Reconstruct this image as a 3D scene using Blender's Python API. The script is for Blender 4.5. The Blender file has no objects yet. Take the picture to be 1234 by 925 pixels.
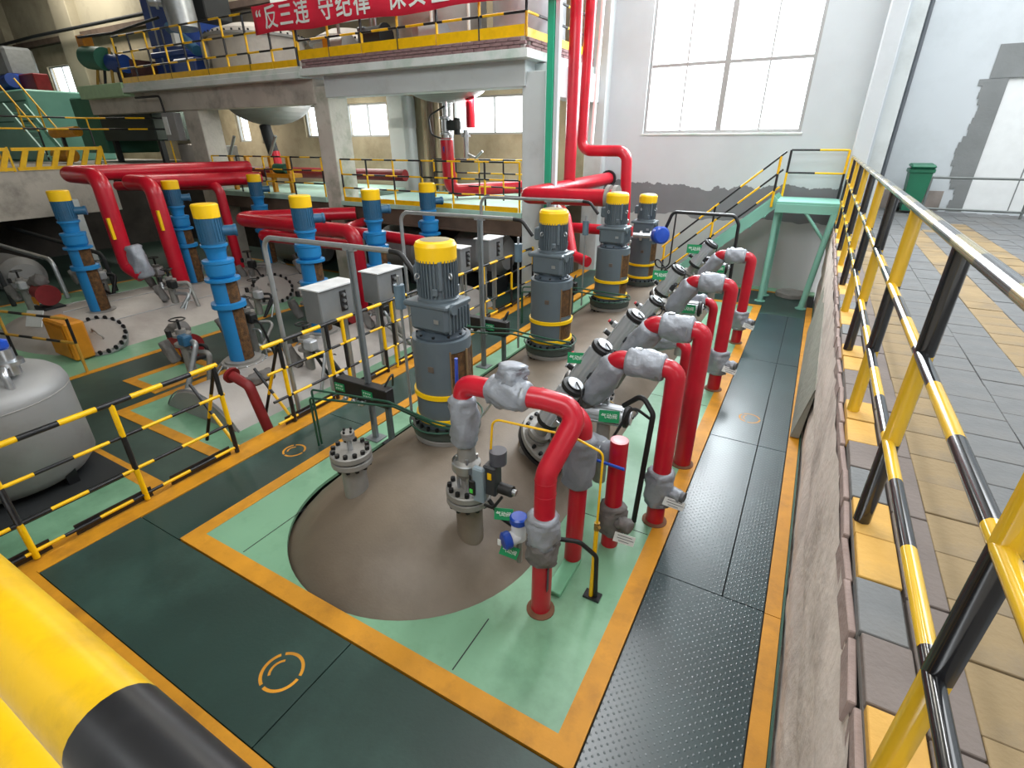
import bpy, bmesh, math, random
from mathutils import Vector, Matrix
random.seed(7)
PI = math.pi
SC = bpy.context.scene
COL = SC.collection

# ------------------------------------------------------------------ camera
cd = bpy.data.cameras.new('camera'); cam = bpy.data.objects.new('camera', cd); COL.objects.link(cam)
cd.sensor_fit = 'HORIZONTAL'; cd.sensor_width = 36.0; cd.lens = 17.81
cd.clip_start = 0.02; cd.clip_end = 300
R = ((0.87086599, -0.21062298, 0.44410628), (0.49150433, 0.38049878, -0.78335443), (-0.00398945, 0.90047689, 0.43488556))
m = Matrix(R).to_4x4(); m.translation = (0, 0, 3.0); cam.matrix_world = m
SC.camera = cam
# ------------------------------------------------------------------ world, lights, exposure
w = bpy.data.worlds.new('world'); SC.world = w; w.use_nodes = True
bg = w.node_tree.nodes['Background']; bg.inputs[0].default_value = (0.93, 0.97, 1.0, 1); bg.inputs[1].default_value = 3.2
SC.view_settings.view_transform = 'Standard'; SC.view_settings.look = 'None'
SC.view_settings.gamma = 1; SC.view_settings.use_curve_mapping = False
SC.view_settings.exposure = 0.55
SC.cycles.max_bounces = 6; SC.cycles.diffuse_bounces = 3; SC.cycles.glossy_bounces = 3
SC.cycles.transparent_max_bounces = 12; SC.cycles.caustics_reflective = False; SC.cycles.caustics_refractive = False
def area_light(name, loc, direction, sx, sy, power, col=(1, 1, 1)):
    l = bpy.data.lights.new(name, 'AREA'); l.shape = 'RECTANGLE'; l.size = sx; l.size_y = sy; l.energy = power; l.color = col
    o = bpy.data.objects.new(name, l); COL.objects.link(o); o.location = loc
    o.rotation_euler = Vector(direction).to_track_quat('-Z', 'Y').to_euler()
    return o
# daylight entering by the big far window (the light stands in the reveal, behind the glass)
area_light('window_daylight', (-2.1, 12.7, 4.95), (0, -1, -0.3), 3.0, 3.4, 520, (0.93, 0.97, 1.0))
# daylight at the rear windows of the left bays
area_light('window_daylight', (-7.9, 12.9, 3.6), (0, -1, -0.2), 2.4, .8, 60, (0.95, 0.98, 1.0))
area_light('window_daylight', (-12.4, 12.9, 3.6), (0, -1, -0.2), 1.6, .8, 50, (0.95, 0.98, 1.0))
# added unseen fill lights: near wall, hall roof, under and over the upper floor
area_light('near_fill_light', (-2.5, -2.7, 7.6), (-.2, 1, -.02), 8.0, 2.4, 520, (0.95, 0.98, 1.0))  # added fill from behind; the near wall has no window
area_light('hall_fill_light', (-2.2, 6.5, 9.2), (0, 0, -1), .4, 6.0, 260, (0.97, 0.98, 1.0))  # added ceiling fill, no lamp is built here
area_light('hall_fill_light', (3.5, 10.5, 9.2), (-.1, .1, -1), 3.0, 5.0, 150, (0.97, 0.98, 1.0))
for x in (-7.5, -12.8, -18.2): area_light('deck_fill_light', (x, 11.3, 3.86 if x > -10 else 4.1), (0, .45, -1), 2.5, .25, 55, (1.0, 0.94, 0.82))  # added fill that brightens the rear wall under the upper floor
for x in (-8.0, -15.0, -25.0): area_light('bay_fill_light', (x, 11.2, 9.2), (0, .1, -1), 4.0, 1.2, 220, (1.0, 0.96, 0.86))  # added fill for the upper part of the left bays

# ------------------------------------------------------------------ materials
def lin(h):
    h = h.lstrip('#'); out = []
    for i in (0, 2, 4):
        c = int(h[i:i+2], 16) / 255.0
        out.append(c / 12.92 if c <= 0.04045 else ((c + 0.055) / 1.055) ** 2.4)
    return out
MATS = {}
def mat(name, hexa, rough=0.5, metal=0.0, var=0.12, scale=6.0, bump=0.0, bscale=40.0, dirt=None, dscale=2.5, damt=0.5, spec=0.5):
    if name in MATS: return MATS[name]
    c = lin(hexa)
    M = bpy.data.materials.new(name); M.use_nodes = True
    nt = M.node_tree; N = nt.nodes; L = nt.links; b = N['Principled BSDF']
    b.inputs['Roughness'].default_value = rough; b.inputs['Metallic'].default_value = metal
    b.inputs['Specular IOR Level'].default_value = spec
    tc = N.new('ShaderNodeTexCoord')
    n = N.new('ShaderNodeTexNoise'); n.inputs['Scale'].default_value = scale; n.inputs['Detail'].default_value = 5
    L.new(tc.outputs['Object'], n.inputs['Vector'])
    r = N.new('ShaderNodeValToRGB')
    r.color_ramp.elements[0].position = 0.3; r.color_ramp.elements[1].position = 0.7
    lo = [x * (1 - var) for x in c]; hi = [min(1, x * (1 + var)) for x in c]
    r.color_ramp.elements[0].color = (*lo, 1); r.color_ramp.elements[1].color = (*hi, 1)
    L.new(n.outputs['Fac'], r.inputs['Fac'])
    out = r.outputs['Color']
    if dirt:
        n2 = N.new('ShaderNodeTexNoise'); n2.inputs['Scale'].default_value = dscale; n2.inputs['Detail'].default_value = 8
        n2.inputs['Roughness'].default_value = 0.65
        L.new(tc.outputs['Object'], n2.inputs['Vector'])
        r2 = N.new('ShaderNodeValToRGB'); r2.color_ramp.elements[0].position = 0.48; r2.color_ramp.elements[1].position = 0.72
        r2.color_ramp.elements[0].color = (0, 0, 0, 1); r2.color_ramp.elements[1].color = (damt, damt, damt, 1)
        L.new(n2.outputs['Fac'], r2.inputs['Fac'])
        mx = N.new('ShaderNodeMix'); mx.data_type = 'RGBA'
        L.new(r2.outputs['Color'], mx.inputs['Factor']); L.new(out, mx.inputs['A']); mx.inputs['B'].default_value = (*lin(dirt), 1)
        out = mx.outputs['Result']
    L.new(out, b.inputs['Base Color'])
    if bump:
        n3 = N.new('ShaderNodeTexNoise'); n3.inputs['Scale'].default_value = bscale; n3.inputs['Detail'].default_value = 4
        L.new(tc.outputs['Object'], n3.inputs['Vector'])
        bp = N.new('ShaderNodeBump'); bp.inputs['Strength'].default_value = bump; bp.inputs['Distance'].default_value = 0.02
        L.new(n3.outputs['Fac'], bp.inputs['Height']); L.new(bp.outputs['Normal'], b.inputs['Normal'])
    MATS[name] = M
    return M
def tread(name, hexa, rough, dirt):
    M = mat(name, hexa, rough, 0.0, 0.15, 1.3, 0, 40, dirt, 0.9, 0.6, 0.85)
    nt = M.node_tree; N = nt.nodes; L = nt.links; b = N['Principled BSDF']
    tc = N.new('ShaderNodeTexCoord'); sep = N.new('ShaderNodeSeparateXYZ'); L.new(tc.outputs['Object'], sep.inputs[0])
    sins = []
    for ax in 'XY':
        mu = N.new('ShaderNodeMath'); mu.operation = 'MULTIPLY'; mu.inputs[1].default_value = 2 * PI / 0.05
        L.new(sep.outputs[ax], mu.inputs[0])
        s = N.new('ShaderNodeMath'); s.operation = 'SINE'; L.new(mu.outputs[0], s.inputs[0]); sins.append(s)
    p = N.new('ShaderNodeMath'); p.operation = 'MULTIPLY'; L.new(sins[0].outputs[0], p.inputs[0]); L.new(sins[1].outputs[0], p.inputs[1])
    g = N.new('ShaderNodeMath'); g.operation = 'SUBTRACT'; L.new(p.outputs[0], g.inputs[0]); g.inputs[1].default_value = 0.62; g.use_clamp = True
    bp = N.new('ShaderNodeBump'); bp.inputs['Strength'].default_value = 0.55; bp.inputs['Distance'].default_value = 0.006
    L.new(g.outputs[0], bp.inputs['Height']); L.new(bp.outputs['Normal'], b.inputs['Normal'])
    return M
def two_tone(name, hexa, hexb, axis, level, amp, scale, rough=0.8, dirt=None, low=None):
    """paint above an uneven line, bare cement below it"""
    M = mat(name, hexa, rough, 0, 0.04, 0.8, 0.12, 9, dirt, 0.7, 0.35)
    nt = M.node_tree; N = nt.nodes; L = nt.links; b = N['Principled BSDF']
    src = b.inputs['Base Color'].links[0].from_socket
    tc = N.new('ShaderNodeTexCoord'); sep = N.new('ShaderNodeSeparateXYZ'); L.new(tc.outputs['Object'], sep.inputs[0])
    n = N.new('ShaderNodeTexNoise'); n.inputs['Scale'].default_value = scale; n.inputs['Detail'].default_value = 8; n.inputs['Roughness'].default_value = 0.62
    L.new(tc.outputs['Object'], n.inputs['Vector'])
    a = N.new('ShaderNodeMath'); a.operation = 'MULTIPLY_ADD'; L.new(n.outputs['Fac'], a.inputs[0]); a.inputs[1].default_value = amp; a.inputs[2].default_value = level - amp / 2
    lt = N.new('ShaderNodeMath'); lt.operation = 'LESS_THAN'; L.new(sep.outputs[axis], lt.inputs[0]); L.new(a.outputs[0], lt.inputs[1])
    mx = N.new('ShaderNodeMix'); mx.data_type = 'RGBA'
    L.new(lt.outputs[0], mx.inputs['Factor']); L.new(src, mx.inputs['A'])
    n2 = N.new('ShaderNodeTexNoise'); n2.inputs['Scale'].default_value = 2.0; L.new(tc.outputs['Object'], n2.inputs['Vector'])
    r2 = N.new('ShaderNodeValToRGB'); cb = lin(hexb)
    r2.color_ramp.elements[0].color = (*[x * .85 for x in cb], 1); r2.color_ramp.elements[1].color = (*[x * 1.15 for x in cb], 1)
    L.new(n2.outputs['Fac'], r2.inputs['Fac']); L.new(r2.outputs['Color'], mx.inputs['B'])
    out = mx.outputs['Result']
    if low:
        a2 = N.new('ShaderNodeMath'); a2.operation = 'MULTIPLY_ADD'; L.new(n2.outputs['Fac'], a2.inputs[0]); a2.inputs[1].default_value = .5; a2.inputs[2].default_value = low[0] - .25
        l2 = N.new('ShaderNodeMath'); l2.operation = 'LESS_THAN'; L.new(sep.outputs[axis], l2.inputs[0]); L.new(a2.outputs[0], l2.inputs[1])
        m2 = N.new('ShaderNodeMix'); m2.data_type = 'RGBA'; L.new(l2.outputs[0], m2.inputs['Factor']); L.new(out, m2.inputs['A']); m2.inputs['B'].default_value = (*lin(low[1]), 1); out = m2.outputs['Result']
    L.new(out, b.inputs['Base Color'])
    return M

RED = mat('red_pipe_paint', '#b9142a', 0.3, 0, 0.08, 4, 0, 40, '#7d1018', 3, 0.35)
RED_DARK = mat('dark_red_paint', '#7a1a1e', 0.5, 0, 0.15)
YEL = mat('yellow_paint', '#f0bc0a', 0.35, 0, 0.07, 5, 0, 40, '#b98708', 7, 0.35)
YELH = mat('scuffed_yellow_handrail', '#dcae0c', 0.34, 0, 0.06, 6, 0.03, 60, '#9a7a14', 16, 0.55)
YELF = mat('yellow_line_paint', '#c98a1a', 0.55, 0, 0.12, 4, 0.05, 60, '#8a5a14', 3.5, 0.6)
YELC = mat('fan_cover_yellow', '#f2c200', 0.4, 0, 0.05, 5, 0, 40, '#c89a10', 5, 0.3)
BLK = mat('black_paint', '#17181c', 0.35, 0, 0.15, 6, 0, 40, '#3a3a3e', 9, 0.4)
BLKR = mat('black_rubber', '#121214', 0.55)
DRK = mat('dark_void_steel', '#1d2022', 0.7, 0, 0.25, 2)
BOLT = mat('black_bolt_steel', '#16171a', 0.4, 0.3)
GREY = mat('grey_machine_paint', '#58636a', 0.42, 0, 0.07, 3, 0, 40, '#46505a', 3, 0.5)
GREYD = mat('dark_grey_machine_paint', '#3d4852', 0.45, 0, 0.08, 4)
BLUE = mat('bright_blue_paint', '#1d78b2', 0.4, 0, 0.08, 4, 0, 40, '#1a6598', 4, 0.4)
BLUEM = mat('motor_blue_paint', '#2a5b7c', 0.4, 0, 0.1, 4)
BLUEN = mat('navy_column_paint', '#1f3f86', 0.4, 0, 0.12, 1.5)
BLUEP = mat('cobalt_plastic', '#1c46a8', 0.3)
RUST = mat('rusty_mesh', '#5e4020', 0.8, 0.2, 0.5, 14, 0.8, 90, '#2c2016', 20, 0.8)
GALV = mat('galvanised_steel', '#a9adb0', 0.38, 0.7, 0.1, 8)
STEEL = mat('brushed_steel', '#b9bcc0', 0.3, 0.85, 0.08, 6)
ALU = mat('anodised_aluminium', '#b4b8bd', 0.38, 0.35, 0.06, 5)
YELR = mat('glossy_yellow_rail', '#e2b62a', 0.16, 0, 0.05, 5, spec=1.0)
BLKG = mat('glossy_black_rail', '#1b1c20', 0.16, 0, 0.1, 5, spec=1.0)
RAILT = mat('tan_top_rail', '#c9b98c', 0.14, 0.65, 0.08, 5)  # pale tan bands of the top rail
RAILK = mat('grey_top_rail', '#6c6c6e', 0.14, 0.65, 0.08, 5)
RAILS = mat('polished_rail_steel', '#d8d6cf', 0.18, 0.9, 0.06, 5)
JACK = mat('grey_insulation_cloth', '#9499a2', 0.46, 0.25, 0.12, 7, 1.0, 9, '#7d8187', 4, 0.5)
JACKD = mat('dark_insulation_cloth', '#6d6a68', 0.75, 0.0, 0.15, 7, 0.9, 12)
STEELC = mat('cast_steel_grey', '#8d8b87', 0.5, 0.3, 0.12, 8, 0.1, 50)
DOME = mat('brown_vessel_coating', '#6b6053', 0.5, 0, 0.16, 1.6, 0.08, 60, '#82766a', 1.1, 0.7)
VWHITE = mat('white_vessel_coating', '#a8a29d', 0.45, 0.1, 0.1, 1.6, 0.1, 20, '#8a827c', 1.5, 0.6)
VGREY = mat('grey_vessel_coating', '#8f8f8f', 0.5, 0.2, 0.1, 1.2, 0, 40, '#6d6a68', 1.5, 0.5)
MINT = mat('mint_floor_paint', '#78a586', 0.4, 0, 0.07, 1.2, 0.02, 60, '#5a8367', 1.5, 0.85)
MINTS = mat('mint_steel_paint', '#7ab2a2', 0.45, 0, 0.08, 2)
GREENP = mat('green_pipe_paint', '#2ba57f', 0.45, 0, 0.08, 2)
GREEND = mat('dark_green_paint', '#1d4a3a', 0.5, 0, 0.1, 4)
GREENM = mat('deep_green_steel', '#2f6a57', 0.6, 0, 0.15, 2)
WALKD = mat('dark_green_walkway', '#243b36', 0.42, 0, 0.18, 1.2, 0.05, 50, '#3c5a52', 0.9, 0.6)
WALKT = tread('tread_plate_green', '#20363b', 0.3, '#314d52')
WALKL = mat('lower_floor_green', '#2b3f38', 0.5, 0, 0.2, 1.0, 0.03, 40, '#40564c', 1.0, 0.6)
CONC = mat('stained_concrete', '#bcb5ab', 0.85, 0, 0.12, 1.0, 0.5, 12, '#6d6760', 1.4, 0.7)
CONCB = mat('pale_concrete_ledge', '#ded2c9', 0.9, 0, 0.1, 2.5, 0.4, 14, '#94867f', 2.2, 0.6)
CONCG = mat('painted_grey_concrete', '#c6cccd', 0.8, 0, 0.05, 1.0, 0.15, 12, '#8d9290', 0.8, 0.5)
CONCW = mat('white_slab_paint', '#d3d8d6', 0.7, 0, 0.06, 2, 0.15, 20, '#8fb3a0', 2.4, 0.6)
CONCST = mat('rusty_stained_column', '#cac6bc', 0.85, 0, 0.1, 1.5, 0.3, 14, '#6a7a5a', 1.6, 0.7)
BEIGE = mat('beige_plaster', '#a3967e', 0.9, 0, 0.12, 0.8, 0.2, 10, '#6f604a', 0.7, 0.8)
BEIGEW = mat('beige_upper_wall', '#aba28c', 0.9, 0, 0.1, 0.35, 0.1, 10, '#6a6252', 0.3, 0.8)
WHITE = mat('white_wall_paint', '#c6ccd0', 0.8, 0, 0.03, 0.6, 0.1, 8, '#b2b8bb', 0.6, 0.7)
WALLF = two_tone('white_wall_over_grey_cement', '#c3cace', '#77797d', 'Z', 2.05, 1.2, 0.9, 0.8, '#b3babe', (1.4, '#aeb0b0'))
CEMENT = mat('grey_cement_patch', '#7f8282', 0.9, 0, 0.08, 2, 0.3, 20)
BRICK = mat('purple_brown_brick', '#86696a', 0.85, 0, 0.2, 9, 0.4, 30, '#8d7a76', 5, 0.5)
MORT = mat('pale_mortar', '#a59a96', 0.95)
PAVG = mat('grey_paver', '#6d6f70', 0.7, 0, 0.14, 5, 0.2, 40, '#6b6864', 1.1, 0.8)
PAVT = mat('worn_tan_paver', '#947f5c', 0.75, 0, 0.14, 4, 0.2, 40, '#686056', 1.3, 0.95)
PAVY = mat('yellow_paver', '#cfa04a', 0.7, 0, 0.1, 4, 0.15, 40, '#8d7648', 1.6, 0.7)
PAVB = mat('brown_grey_paver', '#756b66', 0.8, 0, 0.1, 4, 0.2, 40)
TAGG = mat('green_tag_plastic', '#0d8a55', 0.4, 0, 0.04)
TXTW = mat('white_lettering', '#eef2ee', 0.5, 0, 0.02)
BAN = mat('red_banner_cloth', '#ec2c48', 0.6, 0, 0.06, 3, 0.3, 5)
TAGW = mat('white_tag_plastic', '#dadcdc', 0.5, 0, 0.04)
TXTK = mat('grey_lettering', '#74787a', 0.6)
BIN = mat('green_bin_plastic', '#1a6b4e', 0.45, 0, 0.08)
ORNG = mat('orange_box_paint', '#c27d12', 0.5, 0, 0.12)
FRAME = mat('white_window_frame', '#9c9c9a', 0.5, 0, 0.05)
BROWNST = mat('brown_rusty_steel', '#5d4d42', 0.8, 0.1, 0.25, 3, 0.2, 20)
LIME = mat('green_indicator', '#4fd04f', 0.4)
def glass():
    M = bpy.data.materials.new('window_glass'); M.use_nodes = True
    nt = M.node_tree; N = nt.nodes; L = nt.links; N.remove(N['Principled BSDF'])
    t = N.new('ShaderNodeBsdfTransparent'); t.inputs[0].default_value = (0.96, 0.98, 0.98, 1)
    g = N.new('ShaderNodeBsdfGlossy'); g.inputs['Roughness'].default_value = 0.05
    mx = N.new('ShaderNodeMixShader'); mx.inputs[0].default_value = 0.05
    L.new(t.outputs[0], mx.inputs[1]); L.new(g.outputs[0], mx.inputs[2]); L.new(mx.outputs[0], N['Material Output'].inputs[0])
    return M
GLASS = glass()

# ------------------------------------------------------------------ mesh builder
OFF = {}
def frame(p, z, xh=None):
    z = Vector(z).normalized()
    x = Vector(xh) if xh else (Vector((1, 0, 0)) if abs(z.x) < 0.9 else Vector((0, 1, 0)))
    y = z.cross(x).normalized(); x = y.cross(z).normalized()
    M = Matrix((x, y, z)).transposed().to_4x4(); M.translation = p
    return M
def fillet(pts, rad, n=6):
    P = [Vector(p) for p in pts]; out = [P[0]]
    for i in range(1, len(P) - 1):
        a = (P[i-1] - P[i]); b = (P[i+1] - P[i]); la, lb = a.length, b.length
        a.normalize(); b.normalize(); ang = a.angle(b)
        if ang > PI - 0.02: out.append(P[i]); continue
        d = min(rad / math.tan(ang / 2), la * 0.49, lb * 0.49); r = d * math.tan(ang / 2)
        c = P[i] + (a + b).normalized() * (r / math.sin(ang / 2))
        s = P[i] + a * d - c; e = P[i] + b * d - c; tot = s.angle(e)
        ax = s.cross(e).normalized()
        for k in range(n + 1):
            out.append(c + Matrix.Rotation(tot * k / n, 3, ax) @ s)
    out.append(P[-1]); return out
class MB:
    def __init__(s): s.v = []; s.f = []; s.m = []; s.s = []
    def add(s, vs, fs, mi=0, sm=False, M=None):
        b = len(s.v)
        for p in vs:
            p = Vector(p); s.v.append(M @ p if M else p)
        for f in fs: s.f.append([b + i for i in f]); s.m.append(mi); s.s.append(sm)
        return s
    def box(s, c, d, mi=0, M=None, ch=0.0):
        cx, cy, cz = c; x, y, z = d[0] / 2, d[1] / 2, d[2] / 2
        if not ch:
            vs = [(cx+i*x, cy+j*y, cz+k*z) for i in (-1, 1) for j in (-1, 1) for k in (-1, 1)]
            fs = [(0, 1, 3, 2), (4, 6, 7, 5), (0, 4, 5, 1), (2, 3, 7, 6), (0, 2, 6, 4), (1, 5, 7, 3)]
            return s.add(vs, fs, mi, False, M)
        ch = min(ch, x * .9, y * .9, z * .9)
        bm = bmesh.new(); bmesh.ops.create_cube(bm, size=1)
        for v in bm.verts: v.co = Vector((v.co.x * 2 * x, v.co.y * 2 * y, v.co.z * 2 * z))
        bmesh.ops.bevel(bm, geom=bm.edges[:], offset=ch, segments=1, affect='EDGES', profile=0.5)
        for v in bm.verts: v.co += Vector(c)
        bm.verts.index_update()
        s.add([v.co.copy() for v in bm.verts], [[v.index for v in f.verts] for f in bm.faces], mi, False, M); bm.free(); return s
    def bx(s, x0, x1, y0, y1, z0, z1, mi=0, ch=0.0):
        return s.box(((x0+x1)/2, (y0+y1)/2, (z0+z1)/2), (x1-x0, y1-y0, z1-z0), mi, None, ch)
    def dome(s, prof, M=None, n=48, mi=0):
        vs = [(r*math.cos(2*PI*k/n), r*math.sin(2*PI*k/n), z) for r, z in prof for k in range(n)]
        return s.add(vs, [(i*n+k, i*n+(k+1) % n, (i+1)*n+(k+1) % n, (i+1)*n+k) for i in range(len(prof)-1) for k in range(n)], mi, True, M)
    def lathe(s, prof, M=None, n=24, mi=0, a0=0.0, a1=2*PI, sm=True, cap=True):
        full = abs(a1 - a0 - 2 * PI) < 1e-6; cnt = n if full else n + 1
        for i in range(len(prof) - 1):
            (r0, z0), (r1, z1) = prof[i], prof[i+1]
            vs = []; fs = []
            for k in range(cnt):
                a = a0 + (a1 - a0) * k / n
                vs.append((r0 * math.cos(a), r0 * math.sin(a), z0)); vs.append((r1 * math.cos(a), r1 * math.sin(a), z1))
            for k in range(n):
                q = (k + 1) % cnt; fs.append((2*k, 2*q, 2*q+1, 2*k+1))
            s.add(vs, fs, mi, sm, M)
        if cap and full:
            for (r, z), rev in ((prof[0], True), (prof[-1], False)):
                if r > 1e-5:
                    ring = [(r * math.cos(2*PI*k/n), r * math.sin(2*PI*k/n), z) for k in range(n)]
                    idx = list(range(n)); s.add(ring, [idx[::-1] if rev else idx], mi, False, M)
        return s
    def cyl(s, p0, p1, r0, r1=None, n=16, mi=0, cap=True):
        p0 = Vector(p0); p1 = Vector(p1); r1 = r0 if r1 is None else r1
        return s.lathe([(r0, 0), (r1, (p1-p0).length)], frame(p0, p1-p0), n, mi, cap=cap)
    def tube(s, pts, r, n=10, mi=0, cap=True):
        P = [Vector(p) for p in pts]; rad = r if isinstance(r, (list, tuple)) else [r] * len(P)
        t = (P[1] - P[0]).normalized(); x = frame((0, 0, 0), t).col[0].to_3d(); vs = []
        for i, p in enumerate(P):
            if i == 0: t = (P[1] - P[0]).normalized()
            elif i == len(P) - 1: t = (P[-1] - P[-2]).normalized()
            else: t = ((P[i] - P[i-1]).normalized() + (P[i+1] - P[i]).normalized()).normalized()
            x = (x - t * x.dot(t)).normalized(); y = t.cross(x)
            for k in range(n):
                a = 2 * PI * k / n; vs.append(p + (x * math.cos(a) + y * math.sin(a)) * rad[i])
        fs = []
        for i in range(len(P) - 1):
            for k in range(n):
                q = (k + 1) % n; fs.append((i*n+k, i*n+q, (i+1)*n+q, (i+1)*n+k))
        s.add(vs, fs, mi, True)
        if cap:
            s.add(vs[:n], [list(range(n))[::-1]], mi); s.add(vs[-n:], [list(range(n))], mi)
        return s
    def stripes(s, p0, p1, r, seg, m0=0, m1=1, n=8, start=0):
        p0 = Vector(p0); p1 = Vector(p1); L = (p1 - p0).length; k = max(1, round(L / seg))
        for i in range(k):
            s.cyl(p0.lerp(p1, i/k), p0.lerp(p1, (i+1)/k), r, None, n, m0 if (i + start) % 2 == 0 else m1, cap=(i in (0, k-1)))
        return s
    def bolts(s, c, nrm, R0, n, r, h, mi=0, a0=0.0):
        M = frame(c, nrm)
        for k in range(n):
            a = a0 + 2 * PI * k / n; p = M @ Vector((R0 * math.cos(a), R0 * math.sin(a), -0.001))
            s.cyl(p, p + Vector(nrm).normalized() * h, r, None, 6, mi)
        return s
    def prism(s, poly, d, M, mi=0):
        n = len(poly); vs = [(x, y, 0) for x, y in poly] + [(x, y, d) for x, y in poly]
        fs = [list(range(n))[::-1], list(range(n, 2*n))] + [(i, (i+1) % n, n+(i+1) % n, n+i) for i in range(n)]
        return s.add(vs, fs, mi, False, M)
    def mesh(s, name, mats, off=Vector((0, 0, 0))):
        me = bpy.data.meshes.new(name); me.from_pydata([tuple(v - off) for v in s.v], [], s.f)
        for q in (mats if isinstance(mats, (list, tuple)) else [mats]): me.materials.append(q)
        me.polygons.foreach_set('material_index', s.m); me.polygons.foreach_set('use_smooth', s.s); me.update()
        return me
    def build(s, name, mats, parent=None, loc=None):
        """parts are written in hall coordinates and stored relative to their thing"""
        off = OFF.get(parent, Vector((0, 0, 0))) if parent else Vector(loc or (0, 0, 0))
        o = bpy.data.objects.new(name, s.mesh(name, mats, off)); COL.objects.link(o)
        if name in ('bolts', 'clamp_rods'): o['kind'] = 'stuff'
        if parent: o.parent = parent; OFF[o] = off
        else: o.location = off; OFF[o] = off
        return o
def tag(o, label=None, cat=None, group=None, kind=None):
    if label: o['label'] = label
    if cat: o['category'] = cat
    if group: o['group'] = group
    if kind: o['kind'] = kind
    return o
def thing(name, label, cat, loc=(0, 0, 0), group=None):
    o = bpy.data.objects.new(name, None); COL.objects.link(o); o.location = loc; o.empty_display_size = 0.1
    OFF[o] = Vector(loc); return tag(o, label, cat, group)
def struct(name, mb, mats): return tag(mb.build(name, mats), kind='structure')
def inst(name, me, parent, M):
    """one more piece sharing mesh data, placed in hall coordinates"""
    o = bpy.data.objects.new(name, me); COL.objects.link(o); off = OFF.get(parent, Vector((0, 0, 0)))
    o.parent = parent; M = M.copy(); M.translation = M.translation - off; o.matrix_local = M; OFF[o] = off
    return o
def bolt_parts(parent, c, nrm, R0, n, r, h, a0=0.0):
    me = MB().cyl((0, 0, -.001), (0, 0, h), r, None, 6).mesh('bolt', BOLT); M = frame(c, nrm)
    for k in range(n):
        a = a0 + 2*PI*k/n; inst('bolt', me, parent, M @ Matrix.Translation((R0*math.cos(a), R0*math.sin(a), 0)))
KIDS = {}
def dup(root, loc, rz=0.0, sc=1.0, label=None):
    if root not in KIDS:
        k = {}
        for o in COL.objects:
            if o.parent: k.setdefault(o.parent, []).append(o)
        KIDS[root] = {r: k.get(r, []) for r in [root] + k.get(root, [])}
    K = KIDS[root]
    r = root.copy(); COL.objects.link(r); r.location = loc; r.rotation_euler = (0, 0, rz); r.scale = (sc, sc, sc)
    if label: r['label'] = label
    for ch in K[root]:
        c = ch.copy(); COL.objects.link(c); c.parent = r
        for g in K.get(ch, []):
            d = g.copy(); COL.objects.link(d); d.parent = c
    OFF[r] = Vector(loc)
    return r
# flat printed words
_txt = {}
def text_mesh(body, size, ext=0.001):
    key = (body, size)
    if key in _txt: return _txt[key]
    c = bpy.data.curves.new('lettering', 'FONT'); c.body = body; c.size = size; c.extrude = ext; c.align_x = 'CENTER'; c.align_y = 'CENTER'
    c.resolution_u = 2; c.offset = size * .016 if size > .3 else 0
    o = bpy.data.objects.new('lettering', c); COL.objects.link(o)
    me = bpy.data.meshes.new_from_object(o.evaluated_get(bpy.context.evaluated_depsgraph_get()))
    bpy.data.objects.remove(o); bpy.data.curves.remove(c)
    me.materials.clear(); me.materials.append(TXTW); _txt[key] = me
    return me
def basis(c, u, v):
    u = Vector(u).normalized(); v = Vector(v); v = (v - u * v.dot(u)).normalized(); n = u.cross(v)
    M = Matrix((u, v, n)).transposed().to_4x4(); M.translation = c; return M
def sign(parent, c, u, v, wd, ht, body='气动阀', name='tag', size=None):
    M = basis(c, u, v); p = MB().box((0, 0, 0), (wd, ht, 0.006), 0, M).build(name, TAGG, parent)
    if body:
        t = inst('lettering', text_mesh(body, size or wd * 0.27, 0.001), p, M @ Matrix.Translation((0, 0, 0.0045)))
    return p
# striped guard railing
def railing(name, label, pts, hs, r_rail, r_post, spacing=None, posts=None, toe=None, seg=0.35, cat='railing', group=None, start=0, m=None, wave=True, rail_ext=None, post_h=None, toe_off=0.0, top_m=None):
    m = m or [YEL, BLK]
    P = [Vector(p) for p in pts]; t = thing(name, label, cat, tuple(P[0]), group)
    top = post_h or max(hs); idx = start
    plist = [Vector(p) for p in posts] if posts else []
    if not posts:
        for i in range(len(P) - 1):
            k = max(1, round((P[i+1] - P[i]).length / spacing))
            plist += [P[i].lerp(P[i+1], j / k) for j in range(k + (1 if i == len(P) - 2 else 0))]
    for p in plist:
        b = MB(); lv = [0] + sorted(hs); lv = [x for x in lv if x <= top]
        for j in range(len(lv) - 1):
            b.cyl(p + Vector((0, 0, lv[j])), p + Vector((0, 0, lv[j+1])), r_post, None, 8, (j + idx) % 2)
        b.build('post', m, t); idx += 1
    for h in hs:
        for i in range(len(P) - 1):
            b = MB(); b.stripes(P[i] + Vector((0, 0, h)), P[i+1] + Vector((0, 0, h)), r_rail * (1.15 if top_m and h == max(hs) else 1), seg, 0, 1, 12, random.randint(0, 1)); b.build('rail', top_m if top_m and h == max(hs) else m, t)
    if toe:
        for i in range(len(P) - 1):
            d = (P[i+1] - P[i]); n = max(1, round(d.length / (spacing or 1.2))); dn = d.normalized()
            side = dn.cross(Vector((0, 0, 1)))
            for k in range(n):
                a = P[i].lerp(P[i+1], (k + .02) / n); c = P[i].lerp(P[i+1], (k + .98) / n)
                M = basis((a + c) / 2 + Vector((0, 0, toe[0] + toe[1] / 2)) + side * toe_off, d, (0, 0, 1))
                MB().box((0, 0, 0), ((c - a).length, toe[1], 0.008), 0, M).build('toe_board', [YEL], t)
    return t
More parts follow.
